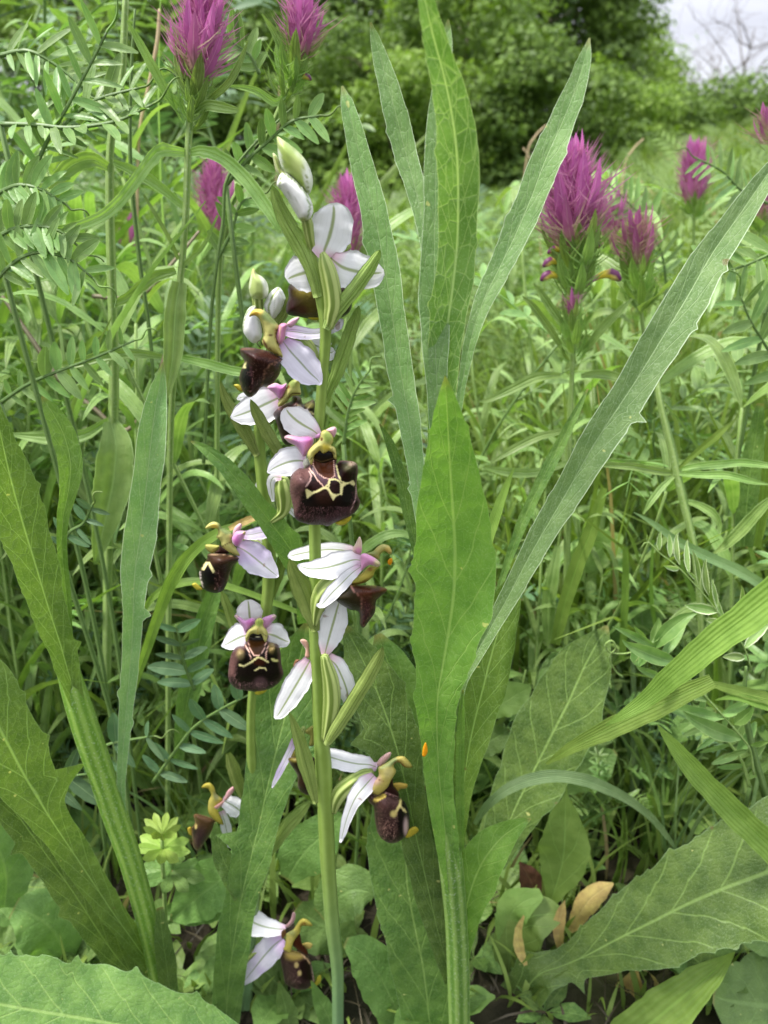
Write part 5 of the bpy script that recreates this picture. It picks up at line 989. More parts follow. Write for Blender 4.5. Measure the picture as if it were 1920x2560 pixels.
def cow_wheat(label, spine, headlen, headw, seed, purple=.6, stemw=20, leaves=3, flowers=(), Z=D, dull=False, nb=60, leaflen=.045, name='cow_wheat'):
    """spine: (x, y, Y) points from the head's tip down to the foot; headlen as a fraction of the first points' metres"""
    headw *= .84
    rg = np.random.default_rng(seed)
    pts = [(x, y, Y / 1000, stemw) for (x, y, Y) in spine]
    C, W, _ = px_path(Z, pts, 60)
    foot = Vector(C[-1]); foot.z = GZ
    t = thing(name, foot, label, 'cow-wheat')
    L_ = np.concatenate([[0], np.cumsum(np.linalg.norm(np.diff(C, axis=0), axis=1))])
    at = lambda s: np.array([np.interp(s, L_, C[:, i]) for i in range(3)])
    hl = headlen
    k0 = int(np.searchsorted(L_, hl * .25))
    V, F, uv, uvm = tube_geo(C[k0:], np.linspace(W[0] * .5 * .8, W[0] * .5, len(C) - k0), 8, 4, .08)
    link('stem', mesh_from('stem', V, F, uv, uvm), M['wheat_stem'], t)
    axis = unit(at(0) - at(hl))
    a = rg.uniform(0, 6.28)
    ref = unit(np.cross(axis, [0, 1, 0])); ref2 = np.cross(axis, ref)
    pm = 'magenta_dull' if dull else 'magenta'
    for i in range(nb):
        f = (i + .5) / nb                     # 0 at the tip
        a += 2.4
        out = ref * math.cos(a) + ref2 * math.sin(a)
        s = hl * (.16 + .9 * f)
        r = headw * (.06 + .16 * math.sin(min(f * 1.25, 1) * 1.57))
        ln = max(headw, hl * .5) * (.42 + .38 * math.sin(f * 2.6)) * rg.uniform(.7, 1.3)
        upk = (2.9 - 2.2 * f) * rg.uniform(.6, 1.5)
        if f > purple: ln *= .8; upk = max(upk, 1.0)
        V, F, uv = bract_geo(at(s) + out * r * .5, axis, out, ln, ln * rg.uniform(.15, .26) * (1.3 if f > purple else 1), rg, 4 if f > purple else 8, upk)
        green = f > purple + rg.uniform(-.06, .06)
        mt = 'wheat_leaf' if green else (pm if f < purple - .12 or rg.random() < .5 else 'magenta_dull')
        link('bract', mesh_from('bract', V, F, uv), M[mt], t)
    for (fr_, az, ln) in flowers:          # yellow tubes with a purple hood
        out = unit(RGT_ * math.cos(az) + np.array([0, -1, 0]) * .5 * abs(math.sin(az)) + axis * .3)
        b = at(hl * fr_); n = 10; q = np.linspace(0, 1, n)
        Cc = b + ln * q[:, None] * out + axis * (ln * .25 * np.sin(q * 2.5))[:, None]
        Cc[:, 2] -= ln * .12 * np.clip(q - .8, 0, 1) * 5
        R = np.interp(q, [0, .3, .6, .8, .92, 1], [.03, .04, .075, .12, .11, .05]) * ln
        V, F, uv, _ = tube_geo(Cc, R, 14)
        cz = np.interp(uv[:, 1], q, Cc[:, 2]); hood = ((V[:, 2] > cz - .001 * ln) & (uv[:, 1] > .68)) | (uv[:, 1] > .93)
        lipb = (~hood) & (uv[:, 1] > .86)
        col = np.where(uv[:, 1:2] < .45, [srgb(186, 140, 160)], [srgb(228, 208, 70)]); col[lipb] = srgb(236, 214, 120); col[hood] = srgb(100, 42, 84)
        link('flower', mesh_from('flower', V, F, uv, None, col), M['flower_yellow'], t)
    s = hl * 1.05
    for i in range(leaves):
        s += hl * .05 if i == 0 else leaflen * rg.uniform(.55, .9)
        if s > L_[-1] * .95: break
        az = rg.uniform(0, 3.14)
        for sd in (-1, 1):
            d = np.array([math.cos(az) * sd, math.sin(az) * sd * .7, .35])
            V, F, uv, uvm = opposite_leaf(at(s), d, leaflen * rg.uniform(.8, 1.3), leaflen * .13, rg, rg.uniform(.1, .6), i == 0)
            link('leaf', mesh_from('leaf', V, F, uv, uvm), M['wheat_leaf'], t)
    return t
RGT_ = np.array([1., 0, 0])

H1 = cow_wheat('big magenta cow-wheat spike at the top left, nearest of them all', [(440, -60, 200), (432, 60, 200), (420, 160, 200), (412, 240, 200), (406, 330, 200), (402, 450, 200), (394, 560, 201), (388, 620, 202), (380, 760, 206), (370, 900, 210), (366, 1100, 214), (364, 1400, 214), (362, 1800, 214)],
               .030, .0108, 1, purple=.66, stemw=18, leaves=0, nb=60)
for pts in ([(385, 232, 20, 200), (360, 200, 20, 199), (330, 145, 20, 198), (300, 90, 16, 197), (274, 44, 3, 196)],
            [(452, 215, 14, 200), (478, 195, 14, 198), (500, 170, 15, 197), (520, 130, 12, 197), (536, 88, 3, 197)],
            [(418, 245, 10, 200), (448, 228, 20, 197), (480, 232, 22, 196), (510, 238, 12, 196), (516, 240, 3, 196)],
            [(400, 330, 16, 200), (372, 326, 22, 198), (342, 328, 26, 196), (318, 355, 24, 195), (290, 395, 24, 194), (258, 435, 24, 193), (215, 470, 22, 192), (150, 492, 18, 191), (80, 495, 4, 190)],
            [(410, 330, 14, 200), (440, 326, 22, 199), (480, 342, 26, 198), (520, 375, 28, 197), (560, 425, 28, 196), (590, 470, 22, 195), (605, 500, 10, 195)],
            [(385, 560, 8, 201), (368, 520, 9, 200), (340, 470, 9, 199), (310, 420, 5, 199)], [(388, 580, 8, 201), (410, 560, 9, 200), (440, 530, 9, 199), (470, 465, 4, 199)],
            [(388, 610, 30, 201), (380, 660, 42, 200), (376, 720, 44, 199), (372, 780, 36, 198), (362, 840, 18, 197), (356, 870, 4, 197)],
            [(350, 770, 10, 203), (290, 764, 22, 200), (220, 770, 24, 198), (150, 788, 18, 197), (60, 778, 3, 196)],
            [(375, 770, 12, 203), (440, 784, 20, 202), (500, 800, 20, 201), (560, 810, 14, 200), (600, 818, 3, 200)]):
    L(H1, 'wheat_leaf', pts, n=26, m=6, fold=.3, teeth=[(.1, 1, 8, .05), (.18, -1, 8, .05)] if len(pts) > 6 else ())
H2 = cow_wheat('magenta cow-wheat spike touching the top edge, second from the left', [(640, -50, 215), (643, 40, 215), (645, 100, 215), (640, 150, 215), (622, 195, 216), (600, 245, 218), (565, 320, 220), (525, 395, 222), (490, 465, 224), (475, 560, 226), (470, 800, 232), (468, 1200, 240), (466, 1500, 245)],
               .026, .0100, 2, purple=.62, stemw=15, leaves=0, nb=50, flowers=[(.92, .3, .006)])
for pts in ([(618, 130, 14, 215), (606, 100, 14, 214), (588, 64, 12, 214), (566, 30, 3, 213)], [(650, 140, 12, 215), (672, 115, 12, 214), (690, 95, 10, 214), (709, 70, 3, 214)], [(618, 200, 10, 216), (596, 222, 16, 215), (560, 200, 16, 214), (530, 190, 12, 214), (496, 186, 4, 214)]):
    L(H2, 'wheat_leaf', pts, n=16, m=4, fold=.3)
H3 = cow_wheat('large open magenta cow-wheat head with yellow and purple flowers, right of centre', [(1234, 300, 240), (1236, 400, 240), (1240, 520, 240), (1243, 610, 240), (1240, 700, 240), (1236, 780, 241), (1230, 900, 242), (1225, 1000, 243), (1222, 1200, 244), (1220, 1450, 244)],
               .044, .0215, 3, purple=.66, stemw=13, leaves=0, nb=84, flowers=[(1.0, .55, .014), (.98, 2.75, .012), (.88, 2.8, .011), (.78, 2.9, .009), (.74, .25, .008)])
H3b = cow_wheat('pink-tipped cow-wheat bud below the large open head', [(1233, 640, 236), (1235, 690, 236), (1238, 760, 236), (1236, 820, 237), (1232, 960, 238), (1228, 1200, 239), (1225, 1400, 240)],
                .020, .016, 13, purple=.16, stemw=12, leaves=0, nb=34)
for pts in ([(1210, 745, 12, 236), (1180, 700, 16, 235), (1150, 660, 14, 234), (1128, 640, 3, 234)], [(1262, 760, 12, 236), (1300, 710, 20, 235), (1340, 670, 14, 234), (1366, 645, 3, 234)],
            [(1215, 700, 14, 236), (1190, 665, 18, 236), (1170, 635, 14, 236), (1152, 612, 3, 236)], [(1210, 810, 10, 237), (1160, 815, 22, 235), (1110, 838, 20, 233), (1060, 862, 12, 232), (1035, 868, 3, 232)],
            [(1255, 812, 10, 237), (1300, 808, 20, 236), (1350, 820, 18, 235), (1400, 842, 14, 234)], [(1225, 1000, 10, 238), (1160, 1020, 18, 236), (1100, 1020, 20, 235), (1045, 1010, 6, 234)],
            [(1235, 1010, 10, 238), (1300, 1000, 18, 236), (1400, 1004, 18, 235), (1480, 1000, 14, 234), (1600, 1010, 4, 233)], [(1220, 930, 10, 238), (1160, 945, 18, 236), (1100, 975, 16, 235), (1060, 1000, 4, 234)],
            [(1205, 1180, 12, 238), (1195, 1240, 26, 234), (1185, 1300, 30, 233), (1184, 1360, 22, 232), (1182, 1400, 3, 232)]):
    L(H3b, 'wheat_leaf', pts, n=22, m=6, fold=.3)
H4 = cow_wheat('smaller magenta head close beside the large open one', [(1378, 455, 255), (1374, 510, 255), (1376, 580, 255), (1382, 650, 255), (1396, 750, 256), (1425, 860, 257), (1460, 980, 258), (1490, 1130, 260), (1510, 1350, 260)],
               .030, .020, 4, purple=.5, stemw=11, leaves=2, nb=44, dull=True)
cow_wheat('blurred magenta head peeping out between its two larger neighbours', [(1322, 436, 330), (1322, 480, 330), (1324, 540, 330), (1328, 700, 332), (1330, 1000, 335)], .020, .020, 5, purple=.8, stemw=8, leaves=3, nb=30)
cow_wheat('distant magenta and yellow spike at the upper right', [(1504, 300, 420), (1502, 350, 420), (1500, 430, 420), (1498, 560, 425), (1496, 800, 430)], .036, .022, 6, purple=.8, stemw=7, leaves=3, nb=50, flowers=[(.5, .3, .006), (.6, 3, .006), (.4, 2.6, .006)])
cow_wheat('blurred magenta spike behind the tip of the front orchid, left', [(462, 330, 330), (465, 400, 330), (468, 480, 330), (470, 700, 335), (472, 1000, 340)], .034, .014, 7, purple=.85, stemw=8, leaves=3, nb=50)
cow_wheat('blurred magenta spike just right of the topmost white flower', [(745, 380, 320), (750, 440, 320), (755, 530, 320), (757, 700, 325), (760, 1000, 330)], .032, .016, 8, purple=.9, stemw=8, leaves=3, nb=50)
cow_wheat('small faint magenta spike far left in the meadow', [(275, 462, 460), (276, 500, 460), (278, 560, 460), (280, 800, 470)], .026, .018, 9, purple=.8, stemw=6, leaves=3, nb=34)
cow_wheat('small magenta spike cut by the right edge of the picture', [(1640, 395, 380), (1640, 430, 380), (1642, 500, 380), (1645, 800, 385)], .022, .017, 10, purple=.8, stemw=7, leaves=2, nb=34, dull=True)
cow_wheat('dark purple bud at the right edge, above the long grey leaf', [(1662, 250, 260), (1660, 275, 260), (1664, 330, 260), (1672, 520, 262), (1680, 900, 264)], .010, .012, 12, purple=.8, stemw=9, leaves=0, nb=16, dull=True)

# non-flowering tall stems with arching leaves on the left
S1 = thing('cow_wheat', lower(world_pt(*D(240, 1300), .22)[0]), 'thick pale flowerless stem with arching leaves at the left', 'cow-wheat')
stem('stem', D, [(272, -20, .225, 12), (268, 80, .225, 14), (262, 180, .225, 14), (240, 300, .224, 15), (237, 420, .223, 17), (240, 560, .222, 18), (244, 700, .222, 18), (246, 820, .222, 20), (244, 920, .222, 20), (236, 1100, .222, 18), (230, 1500, .222, 18)], M['wheat_stem'], S1, n=40, k=10, ribs=4, rib_d=.08)
for pts in ([(236, 362, 16, 223), (200, 345, 30, 220), (160, 355, 34, 218), (125, 385, 26, 217), (105, 408, 4, 217)], [(245, 350, 12, 223), (290, 370, 22, 224), (340, 400, 22, 225), (400, 450, 12, 226)],
            [(240, 660, 12, 222), (280, 640, 22, 220), (330, 600, 24, 219), (380, 585, 16, 218)], [(230, 640, 12, 222), (190, 600, 20, 222), (130, 590, 22, 221), (60, 610, 10, 220)],
            [(240, 910, 30, 221), (250, 960, 66, 218), (246, 1030, 80, 216), (232, 1100, 66, 214), (215, 1180, 30, 212), (205, 1220, 4, 212)], [(238, 905, 12, 222), (180, 940, 26, 220), (100, 945, 30, 219), (20, 938, 6, 218)]):
    L(S1, 'wheat_leaf', pts, n=22, m=6, fold=.3)
def strand(name, label, cat, pts, mat='dark_stem'):
    p = pts[-1]
    o = stem(name, D, [(x, y, Y / 1000, w) for (x, y, w, Y) in pts], M[mat], None, n=40, k=7)
    recentre(o); return tag(o, label, cat)
strand('grass_stalk', 'smooth green stalk bending down at the right edge', 'stem', [(1612, 1440, 6, 170), (1608, 1520, 12, 170), (1622, 1600, 14, 170), (1650, 1700, 14, 170), (1680, 1780, 14, 170)])
strand('tendril', 'curled pale tendril left of the folded vetch leaflets', 'tendril', [(1392, 1400, 4, 182), (1350, 1412, 4, 182), (1316, 1408, 4, 182), (1308, 1392, 4, 182), (1322, 1384, 4, 182), (1330, 1400, 4, 182), (1316, 1420, 3, 182), (1330, 1450, 4, 183), (1345, 1462, 4, 183)], 'wheat_stem')
strand('grass_stalk', 'thin grey-green grass stalk rising beside the big magenta spike', 'grass stalk', [(292, 20, 5, 230), (284, 150, 7, 230), (282, 350, 9, 229), (300, 550, 10, 228), (320, 690, 9, 227), (330, 800, 8, 226), (340, 1100, 8, 226)], 'dark_stem')
strand('grass_stalk', 'dark stalk crossing left of the front orchid bud', 'grass stalk', [(640, 225, 3, 215), (600, 262, 5, 214), (560, 300, 6, 213), (520, 345, 6, 212), (488, 395, 8, 212), (482, 480, 8, 212), (470, 560, 8, 212), (455, 700, 8, 213), (440, 1000, 8, 214)])
strand('grass_stalk', 'purplish stem sloping behind the left leaves', 'stem', [(430, 500, 6, 262), (380, 560, 8, 260), (300, 640, 10, 258), (200, 640, 10, 256)], 'red_stem')
strand('grass_stalk', 'reddish stem leaning down behind the left leaves', 'stem', [(5, 640, 8, 262), (60, 720, 10, 258), (130, 820, 11, 254), (200, 880, 11, 252), (270, 930, 10, 250), (330, 860, 12, 250), (355, 780, 13, 250), (372, 720, 10, 250)], 'red_stem')
strand('straw', 'dry straw standing in the upper left', 'straw', [(345, 20, 7, 300), (340, 90, 9, 300), (322, 180, 7, 300), (300, 300, 7, 300), (296, 500, 7, 300)], 'straw')
for i, (x, y, dx) in enumerate(((395, -10, 20), (620, 140, -24), (1180, 270, -60), (1130, 320, 40), (1390, 300, -60))):
    strand('straw', ['dry stalk at the top between two magenta spikes', 'short dry stalk left of the tall grey leaf', 'bent straw before the dark hole in the hedge', 'pale straw lying below the dark hole', 'dry straw right of the dark hole'][i], 'straw', [(x, y, 3, 700), (x + dx * .4, y + 25, 4, 700), (x + dx * .7, y + 70, 4, 700), (x + dx, y + 260, 4, 700)], 'straw')

# ------------------------------------------------------------------ vetches
def leaflet_geo(b, d, ln, w, facing, seed, droop=0.1):
    n = 7; t = np.linspace(0, 1, n)
    C = b + ln * t[:, None] * unit(d) - np.array([0, 0, 1]) * (ln * droop * t ** 2)[:, None]
    W = w * (np.sin(np.clip(t * .93 + .05, 0, 1) ** .9 * np.pi) ** .6)
    return ribbon_geo(C, W, np.tile(facing, (n, 1)), 2, .3, 0, 0, (), 0, seed)
def frond(parent, path, npair, llen, mat, seed, facing, spread=1.0, wide=.24, tendril=True, merged=False, stemr=.0006, smat='dark_stem', angle=.9):
    """pinnate leaf: path (n,3) metres; each leaflet its own mesh under the rachis"""
    rg = np.random.default_rng(seed)
    C = catmull(path, 24)
    R = np.linspace(stemr, stemr * .5, 24)
    V, F, uv, uvm = tube_geo(C, R, 5)
    geos = []
    T = np.gradient(C, axis=0)
    for i in range(npair):
        f = .1 + .82 * i / max(npair - 1, 1)
        j = min(int(f * 23), 22); b = C[j] * (1 - (f * 23 - j)) + C[j + 1] * (f * 23 - j)
        tg = unit(T[j]); sd = unit(np.cross(tg, facing))
        for s in (-1, 1):
            if rg.random() < .06: continue
            ln = llen * (1 - .35 * abs(f - .45) * 1.6) * rg.uniform(.72, 1.15)
            d = sd * s * spread + tg * rg.uniform(.5, .9) * angle + facing * rg.uniform(-.1, .45)
            geos.append(leaflet_geo(b, d, ln, ln * wide * rg.uniform(.75, 1.2), facing + rg.normal(0, .25, 3), int(rg.integers(1e6))))
    if merged:
        Vs, Fs, Us, k = [V], list(F), [uv], len(V)
        quads = [F[0]]; tris = [F[1]]
        for g in geos:
            Vs.append(g[0]); quads.append(g[1] + k); Us.append(g[2]); k += len(g[0])
        return link('frond', mesh_from('frond', np.vstack(Vs), [np.vstack(quads), np.vstack(tris)], np.vstack(Us), np.vstack(Us) * .01), M[mat], parent)
    fo = link('frond', mesh_from('frond', V, F, uv, uvm), M[smat], parent)
    for g in geos: link('leaflet', mesh_from('leaflet', g[0], g[1], g[2], g[3]), M[mat], fo)
    if tendril:
        e = C[-1]; tg = unit(T[-1]); sd = unit(np.cross(tg, facing)); q = np.linspace(0, 1, 16)
        a = q * rg.uniform(5, 8)
        Ct = e + llen * (.8 * q[:, None] * tg + .18 * (np.sin(a) * q)[:, None] * sd + .18 * ((1 - np.cos(a)) * q)[:, None] * facing)
        V, F, uv, uvm = tube_geo(Ct, np.linspace(stemr * .5, stemr * .25, 16), 4)
        link('tendril', mesh_from('tendril', V, F, uv, uvm), M['wheat_leaf'], fo)
    return fo
def pxp(pts): return np.array([world_pt(*D(x, y), Y / 1000)[0][:] for (x, y, Y) in pts])
def vetch_px(label, fronds, mat='vetch', seed=0, foot=None, **k):
    p0 = pxp([fronds[0][0][0]])[0]
    base = Vector(p0); base.z = GZ
    t = thing('vetch', base, label, 'vetch')
    lo = p0.copy(); lo[2] = GZ
    st = np.array([p0, p0 * .5 + lo * .5 + [.004, .004, 0], lo])
    V, F, uv, uvm = tube_geo(catmull(st, 14), np.full(14, .0007), 6)
    link('stem', mesh_from('stem', V, F, uv, uvm), M['dark_stem'], t)
    for i, (pts, npair, ll, fac) in enumerate(fronds):
        frond(t, pxp(pts), npair, ll, mat, seed + i, unit(fac), **k)
    return t
vetch_px('vetch with narrow leaflets along the left edge, above the white sepals', [
    ([(0, 268, 205), (80, 270, 203), (150, 276, 202), (250, 262, 200), (330, 225, 199)], 11, .0125, (0, -.5, 1)),
    ([(60, 430, 206), (90, 330, 205), (140, 240, 204), (200, 130, 203), (230, 70, 202)], 9, .012, (.3, -.8, .4)),
    ([(0, 120, 215), (60, 110, 213), (120, 140, 212), (180, 190, 211)], 8, .012, (0, -.8, .5)),
    ([(120, 300, 208), (160, 250, 207), (210, 215, 206), (300, 190, 205)], 8, .012, (0, -.7, .6))], seed=100, wide=.2)
vetch_px('vetch fronds curving over at the far left, below the magenta leaf', [
    ([(-10, 515, 190), (30, 494, 189), (80, 488, 188), (130, 500, 187), (165, 528, 187)], 9, .009, (0, -.9, .3)),
    ([(-10, 605, 188), (40, 560, 187), (90, 545, 186), (150, 560, 186), (200, 600, 186)], 8, .011, (0, -.9, .3)),
    ([(-10, 420, 200), (40, 400, 199), (90, 410, 198), (140, 440, 198)], 8, .010, (0, -.9, .3))], seed=110, wide=.3)
vetch_px('long vetch frond rising to the right below the left stems', [([(0, 870, 196), (60, 830, 195), (130, 800, 195), (210, 770, 194), (290, 735, 194)], 10, .0085, (0, -1, .2))], seed=120, wide=.36, spread=1.2)
vetch_px('bluish vetch with rounded leaflets between the left leaves', [
    ([(130, 1190, 182), (150, 1150, 181), (180, 1130, 181), (200, 1090, 180)], 5, .007, (0, -1, .2)),
    ([(330, 1690, 172), (380, 1620, 171), (420, 1570, 171), (480, 1530, 170), (540, 1500, 170)], 7, .011, (.1, -1, .3)),
    ([(190, 1640, 174), (230, 1610, 173), (270, 1600, 173), (330, 1590, 172)], 3, .011, (0, -1, .3))], 'vetch_blue', 130, wide=.34, spread=1.3)
vetch_px('vetch with upright bluish leaflets, lower left', [([(50, 1700, 168), (80, 1690, 168), (130, 1680, 168), (200, 1670, 168)], 4, .013, (0, -1, .2)), ([(420, 1490, 180), (400, 1440, 179), (390, 1390, 178), (380, 1350, 178)], 5, .011, (0, -1, .3))], 'vetch_blue', 140, wide=.3, tendril=False)
ZV = Zm(1250, 1000, 670 / 1647)
def vetch_hand(label, rachis, lv, Y, mat='vetch_pale', seed=0, w=13):
    """vetch leaf whose leaflets stand as the photograph shows them: (base, tip, width)"""
    rg = random.Random(seed)
    b = world_pt(*ZV(*rachis[-1]), Y)[0]; b.z = GZ
    t = thing('vetch', b, label, 'vetch')
    fr = stem('frond', ZV, [(x, y, Y, w * (.6 + .4 * k / len(rachis))) for k, (x, y) in enumerate(rachis)], M['wheat_stem'], t, n=30, k=6)
    for (x0, y0, x1, y1, ww) in lv:
        dx, dy = x1 - x0, y1 - y0; bow = rg.uniform(-.07, .07); dY = rg.uniform(-.006, .006)
        leaf('leaflet', ZV, [(x0, y0, Y, ww * .15), (x0 + dx * .25 - dy * bow, y0 + dy * .25 + dx * bow, Y + dY * .3, ww * .9), (x0 + dx * .55 - dy * bow * 1.3, y0 + dy * .55 + dx * bow * 1.3, Y + dY * .6, ww), (x0 + dx * .85 - dy * bow, y0 + dy * .85 + dx * bow, Y + dY * .9, ww * .5), (x1, y1, Y + dY, 2)], M[mat], fr, n=12, m=4, fold=rg.uniform(.35, .8), wav=.03)
    return t, fr
t_, fr_ = vetch_hand('pale vetch frond with narrow folded leaflets standing up like a comb, right', [(865, 915), (905, 870), (980, 940), (1060, 1000), (1130, 1062), (1220, 1160), (1290, 1240), (1350, 1320), (1410, 1385), (1500, 1520), (1545, 1660)],
    [(980, 925, 990, 805, 30), (1045, 965, 1038, 820, 32), (1105, 1012, 1096, 815, 32), (1165, 1070, 1153, 858, 32), (1222, 1142, 1180, 925, 30), (1285, 1200, 1268, 975, 38), (1338, 1278, 1300, 1095, 26), (1390, 1358, 1312, 1098, 28), (1098, 1040, 1003, 1018, 30), (1340, 1300, 1132, 1260, 62), (1388, 1382, 1262, 1352, 38), (1205, 1105, 1145, 1052, 18), (1475, 1310, 1482, 1140, 30), (1500, 1530, 1668, 1372, 52), (1502, 1582, 1366, 1580, 52), (1440, 1440, 1540, 1300, 34)], .176, seed=3)
stem('tendril', ZV, [(905, 872, .176, 7), (902, 850, .176, 6), (905, 832, .176, 4)], M['wheat_stem'], fr_, n=8, k=5)
vetch_hand('vetch with broad pointed leaflets below the slanting grass blade, right', [(1100, 1640), (1190, 1740), (1280, 1840), (1380, 1950), (1500, 2090), (1540, 2160), (1560, 2300)],
    [(1090, 1612, 748, 1474, 92), (1000, 1700, 832, 1628, 46), (1270, 1850, 985, 1712, 96), (1378, 1952, 958, 1844, 86), (1482, 2082, 1122, 1908, 96), (1340, 1940, 1540, 1830, 60), (1440, 1990, 1560, 1880, 70), (1535, 2150, 1370, 2200, 30), (1540, 2120, 1660, 2090, 30)], .166, 'vetch', 4, 16)
vetch_hand('vetch leaflets rising over the plantain, beside the curled tendril', [(830, 1612), (925, 1500), (960, 1545), (1010, 1610), (1120, 1700)],
    [(850, 1640, 846, 1490, 96), (925, 1500, 972, 1332, 56), (950, 1525, 1212, 1312, 96), (985, 1590, 1150, 1330, 60), (900, 1480, 822, 1388, 34), (960, 1520, 690, 1392, 50)], .172, 'vetch', 5, 12)
vetch_px('vetch with ladder leaves low at the right edge', [([(1620, 1700, 172), (1600, 1640, 173), (1560, 1590, 174), (1500, 1530, 175)], 7, .0125, (0, -.9, .4))], 'vetch', 150, wide=.24, smat='wheat_stem')
MS = thing('cow_wheat', lower(world_pt(*ZV(1180, 2000), .2)[0]), 'flowerless pale stem with arching paired leaves near the right edge', 'cow-wheat')
def LV(mat, pts, n=26, m=6, **k): return leaf('leaf', ZV, [(x, y, Y / 1000, w) for (x, y, w, Y) in pts], M[mat], MS, n=n, m=m, **k)
stem('stem', ZV, [(960, -180, .21, 34), (985, 20, .208, 42), (1060, 330, .206, 50), (1120, 600, .204, 52), (1180, 840, .202, 50), (1220, 1100, .2, 46), (1240, 1500, .2, 40), (1250, 2000, .2, 40)], M['wheat_stem'], MS, n=40, k=10, ribs=4, rib_d=.1)
LV('wheat_leaf', [(1090, 430, 16, 206), (1200, 410, 44, 204), (1350, 395, 50, 202), (1500, 385, 46, 200), (1700, 410, 30, 198)], fold=.4)
LV('wheat_leaf', [(1095, 450, 20, 206), (980, 440, 46, 204), (820, 410, 48, 202), (650, 400, 30, 200), (560, 395, 6, 198)], fold=.4)
LV('wheat_leaf', [(1100, 455, 20, 204), (1250, 460, 44, 202), (1400, 462, 48, 200), (1550, 500, 34, 198), (1660, 520, 6, 197)], fold=.4)
LV('wheat_leaf', [(1080, 460, 16, 205), (1000, 530, 40, 203), (930, 620, 40, 201), (880, 700, 10, 200)], fold=.4)
LV('grass', [(1075, 440, 12, 205), (1200, 330, 36, 203), (1330, 220, 44, 201), (1450, 115, 6, 200)], fold=.4)
LV('wheat_leaf', [(1130, 620, 16, 204), (1230, 650, 44, 202), (1310, 700, 50, 200), (1350, 770, 26, 199), (1345, 820, 5, 198)], fold=.4)
LV('wheat_leaf', [(1310, 945, 10, 200), (1400, 880, 56, 199), (1500, 780, 72, 198), (1600, 670, 60, 197), (1700, 580, 30, 196)], fold=.3)
LG = thing('grass_plant', lower(world_pt(*ZV(1700, 1200), .178)[0]), 'long grey-green leaf running behind the comb-like vetch frond', 'grass')
leaf('blade', ZV, [(822, 690, .186, 4), (930, 750, .185, 30), (1080, 860, .184, 50), (1250, 950, .183, 62), (1450, 1040, .182, 66), (1600, 1130, .181, 62), (1760, 1260, .18, 50)], M['grass_blue'], LG, n=34, m=4, fold=.4)
GB = thing('grass_plant', lower(world_pt(*ZV(400, 1400), .22)[0]), 'wide dark grass blades standing behind the small hanging leaf', 'grass')
for pts in ([(640, 540, 40), (560, 800, 84), (480, 1000, 90), (400, 1250, 80), (340, 1500, 60)], [(770, 900, 30), (772, 1050, 42), (765, 1300, 44), (750, 1600, 40)], [(940, 860, 14), (930, 1200, 24), (975, 1490, 26)], [(1600, 20, 40), (1560, 300, 110), (1520, 600, 120), (1500, 900, 100)], [(1700, 100, 60), (1640, 400, 90), (1600, 700, 90), (1560, 900, 70)]):
    leaf('blade', ZV, [(x, y, .222, w) for (x, y, w) in pts], M['weed_dark' if pts[0][2] < 41 and pts[0][0] > 1500 else 'grass'], GB, n=24, m=4, fold=.3)
vetch_px('vetch frond with ladder-like pale leaflets at the upper right', [
    ([(1440, 620, 330), (1430, 550, 330), (1400, 490, 329), (1360, 440, 328), (1300, 385, 327)], 13, .016, (.2, -.8, .5)),
    ([(1659, 440, 300), (1600, 410, 299), (1560, 370, 298), (1500, 340, 297)], 11, .013, (0, -.8, .5))], 'vetch', 160, wide=.18)
vetch_px('vetch at the right edge with long smooth leaflets', [
    ([(1680, 540, 240), (1640, 560, 239), (1590, 580, 238), (1540, 590, 238)], 5, .017, (0, -.8, .5)),
    ([(1700, 820, 230), (1650, 740, 229), (1620, 690, 228), (1600, 640, 228)], 5, .016, (0, -.9, .3))], 'vetch', 170, wide=.22)
vetch_px('vetch frond between the two upper left magenta spikes', [
    ([(488, 400, 214), (530, 350, 213), (580, 305, 212), (630, 262, 211), (690, 250, 211)], 8, .009, (.1, -1, .2)),
    ([(470, 560, 216), (500, 500, 216), (520, 440, 216), (560, 420, 216)], 6, .009, (0, -1, .2)),
    ([(560, 160, 230), (540, 120, 230), (500, 90, 230), (480, 60, 230)], 7, .009, (0, -1, .2))], seed=180, wide=.36)
vetch_px('vetch frond between the front orchid stem and the tall grey leaf', [([(742, 960, 196), (750, 900, 196), (765, 850, 196), (790, 810, 196)], 9, .008, (-.3, -.9, .2))], seed=190, wide=.2, spread=.8)

# ------------------------------------------------------------------ copied plants filling the middle distance
def proto_herb(seed, name='cow_wheat', nleaf=7):
    rg = np.random.default_rng(seed)
    t = thing(name, (0, 0, 0), 'leafy flowerless stem with narrow paired leaves', 'meadow herb')
    H = .2; n = 16; q = np.linspace(0, 1, n)
    C = np.stack([.012 * np.sin(q * 3 + seed), .01 * np.sin(q * 2.5 + seed * 2), q * H], 1)
    V, F, uv, uvm = tube_geo(C, np.linspace(.0011, .0006, n), 6)
    link('stem', mesh_from('stem', V, F, uv, uvm), M['wheat_stem'], t)
    az = rg.uniform(0, 3)
    for i in range(nleaf):
        j = int(2 + (n - 3) * i / (nleaf - 1)); az += 1.57 + rg.uniform(-.3, .3)
        for s in (-1, 1):
            d = np.array([math.cos(az) * s, math.sin(az) * s, rg.uniform(.3, .9)])
            g = opposite_leaf(C[j], d, rg.uniform(.035, .06) * (1 - .3 * i / nleaf), .0052, rg, rg.uniform(.1, .6), False)
            link('leaf', mesh_from('leaf', *g[:2], g[2], g[3]), M['wheat_leaf'], t)
    return t
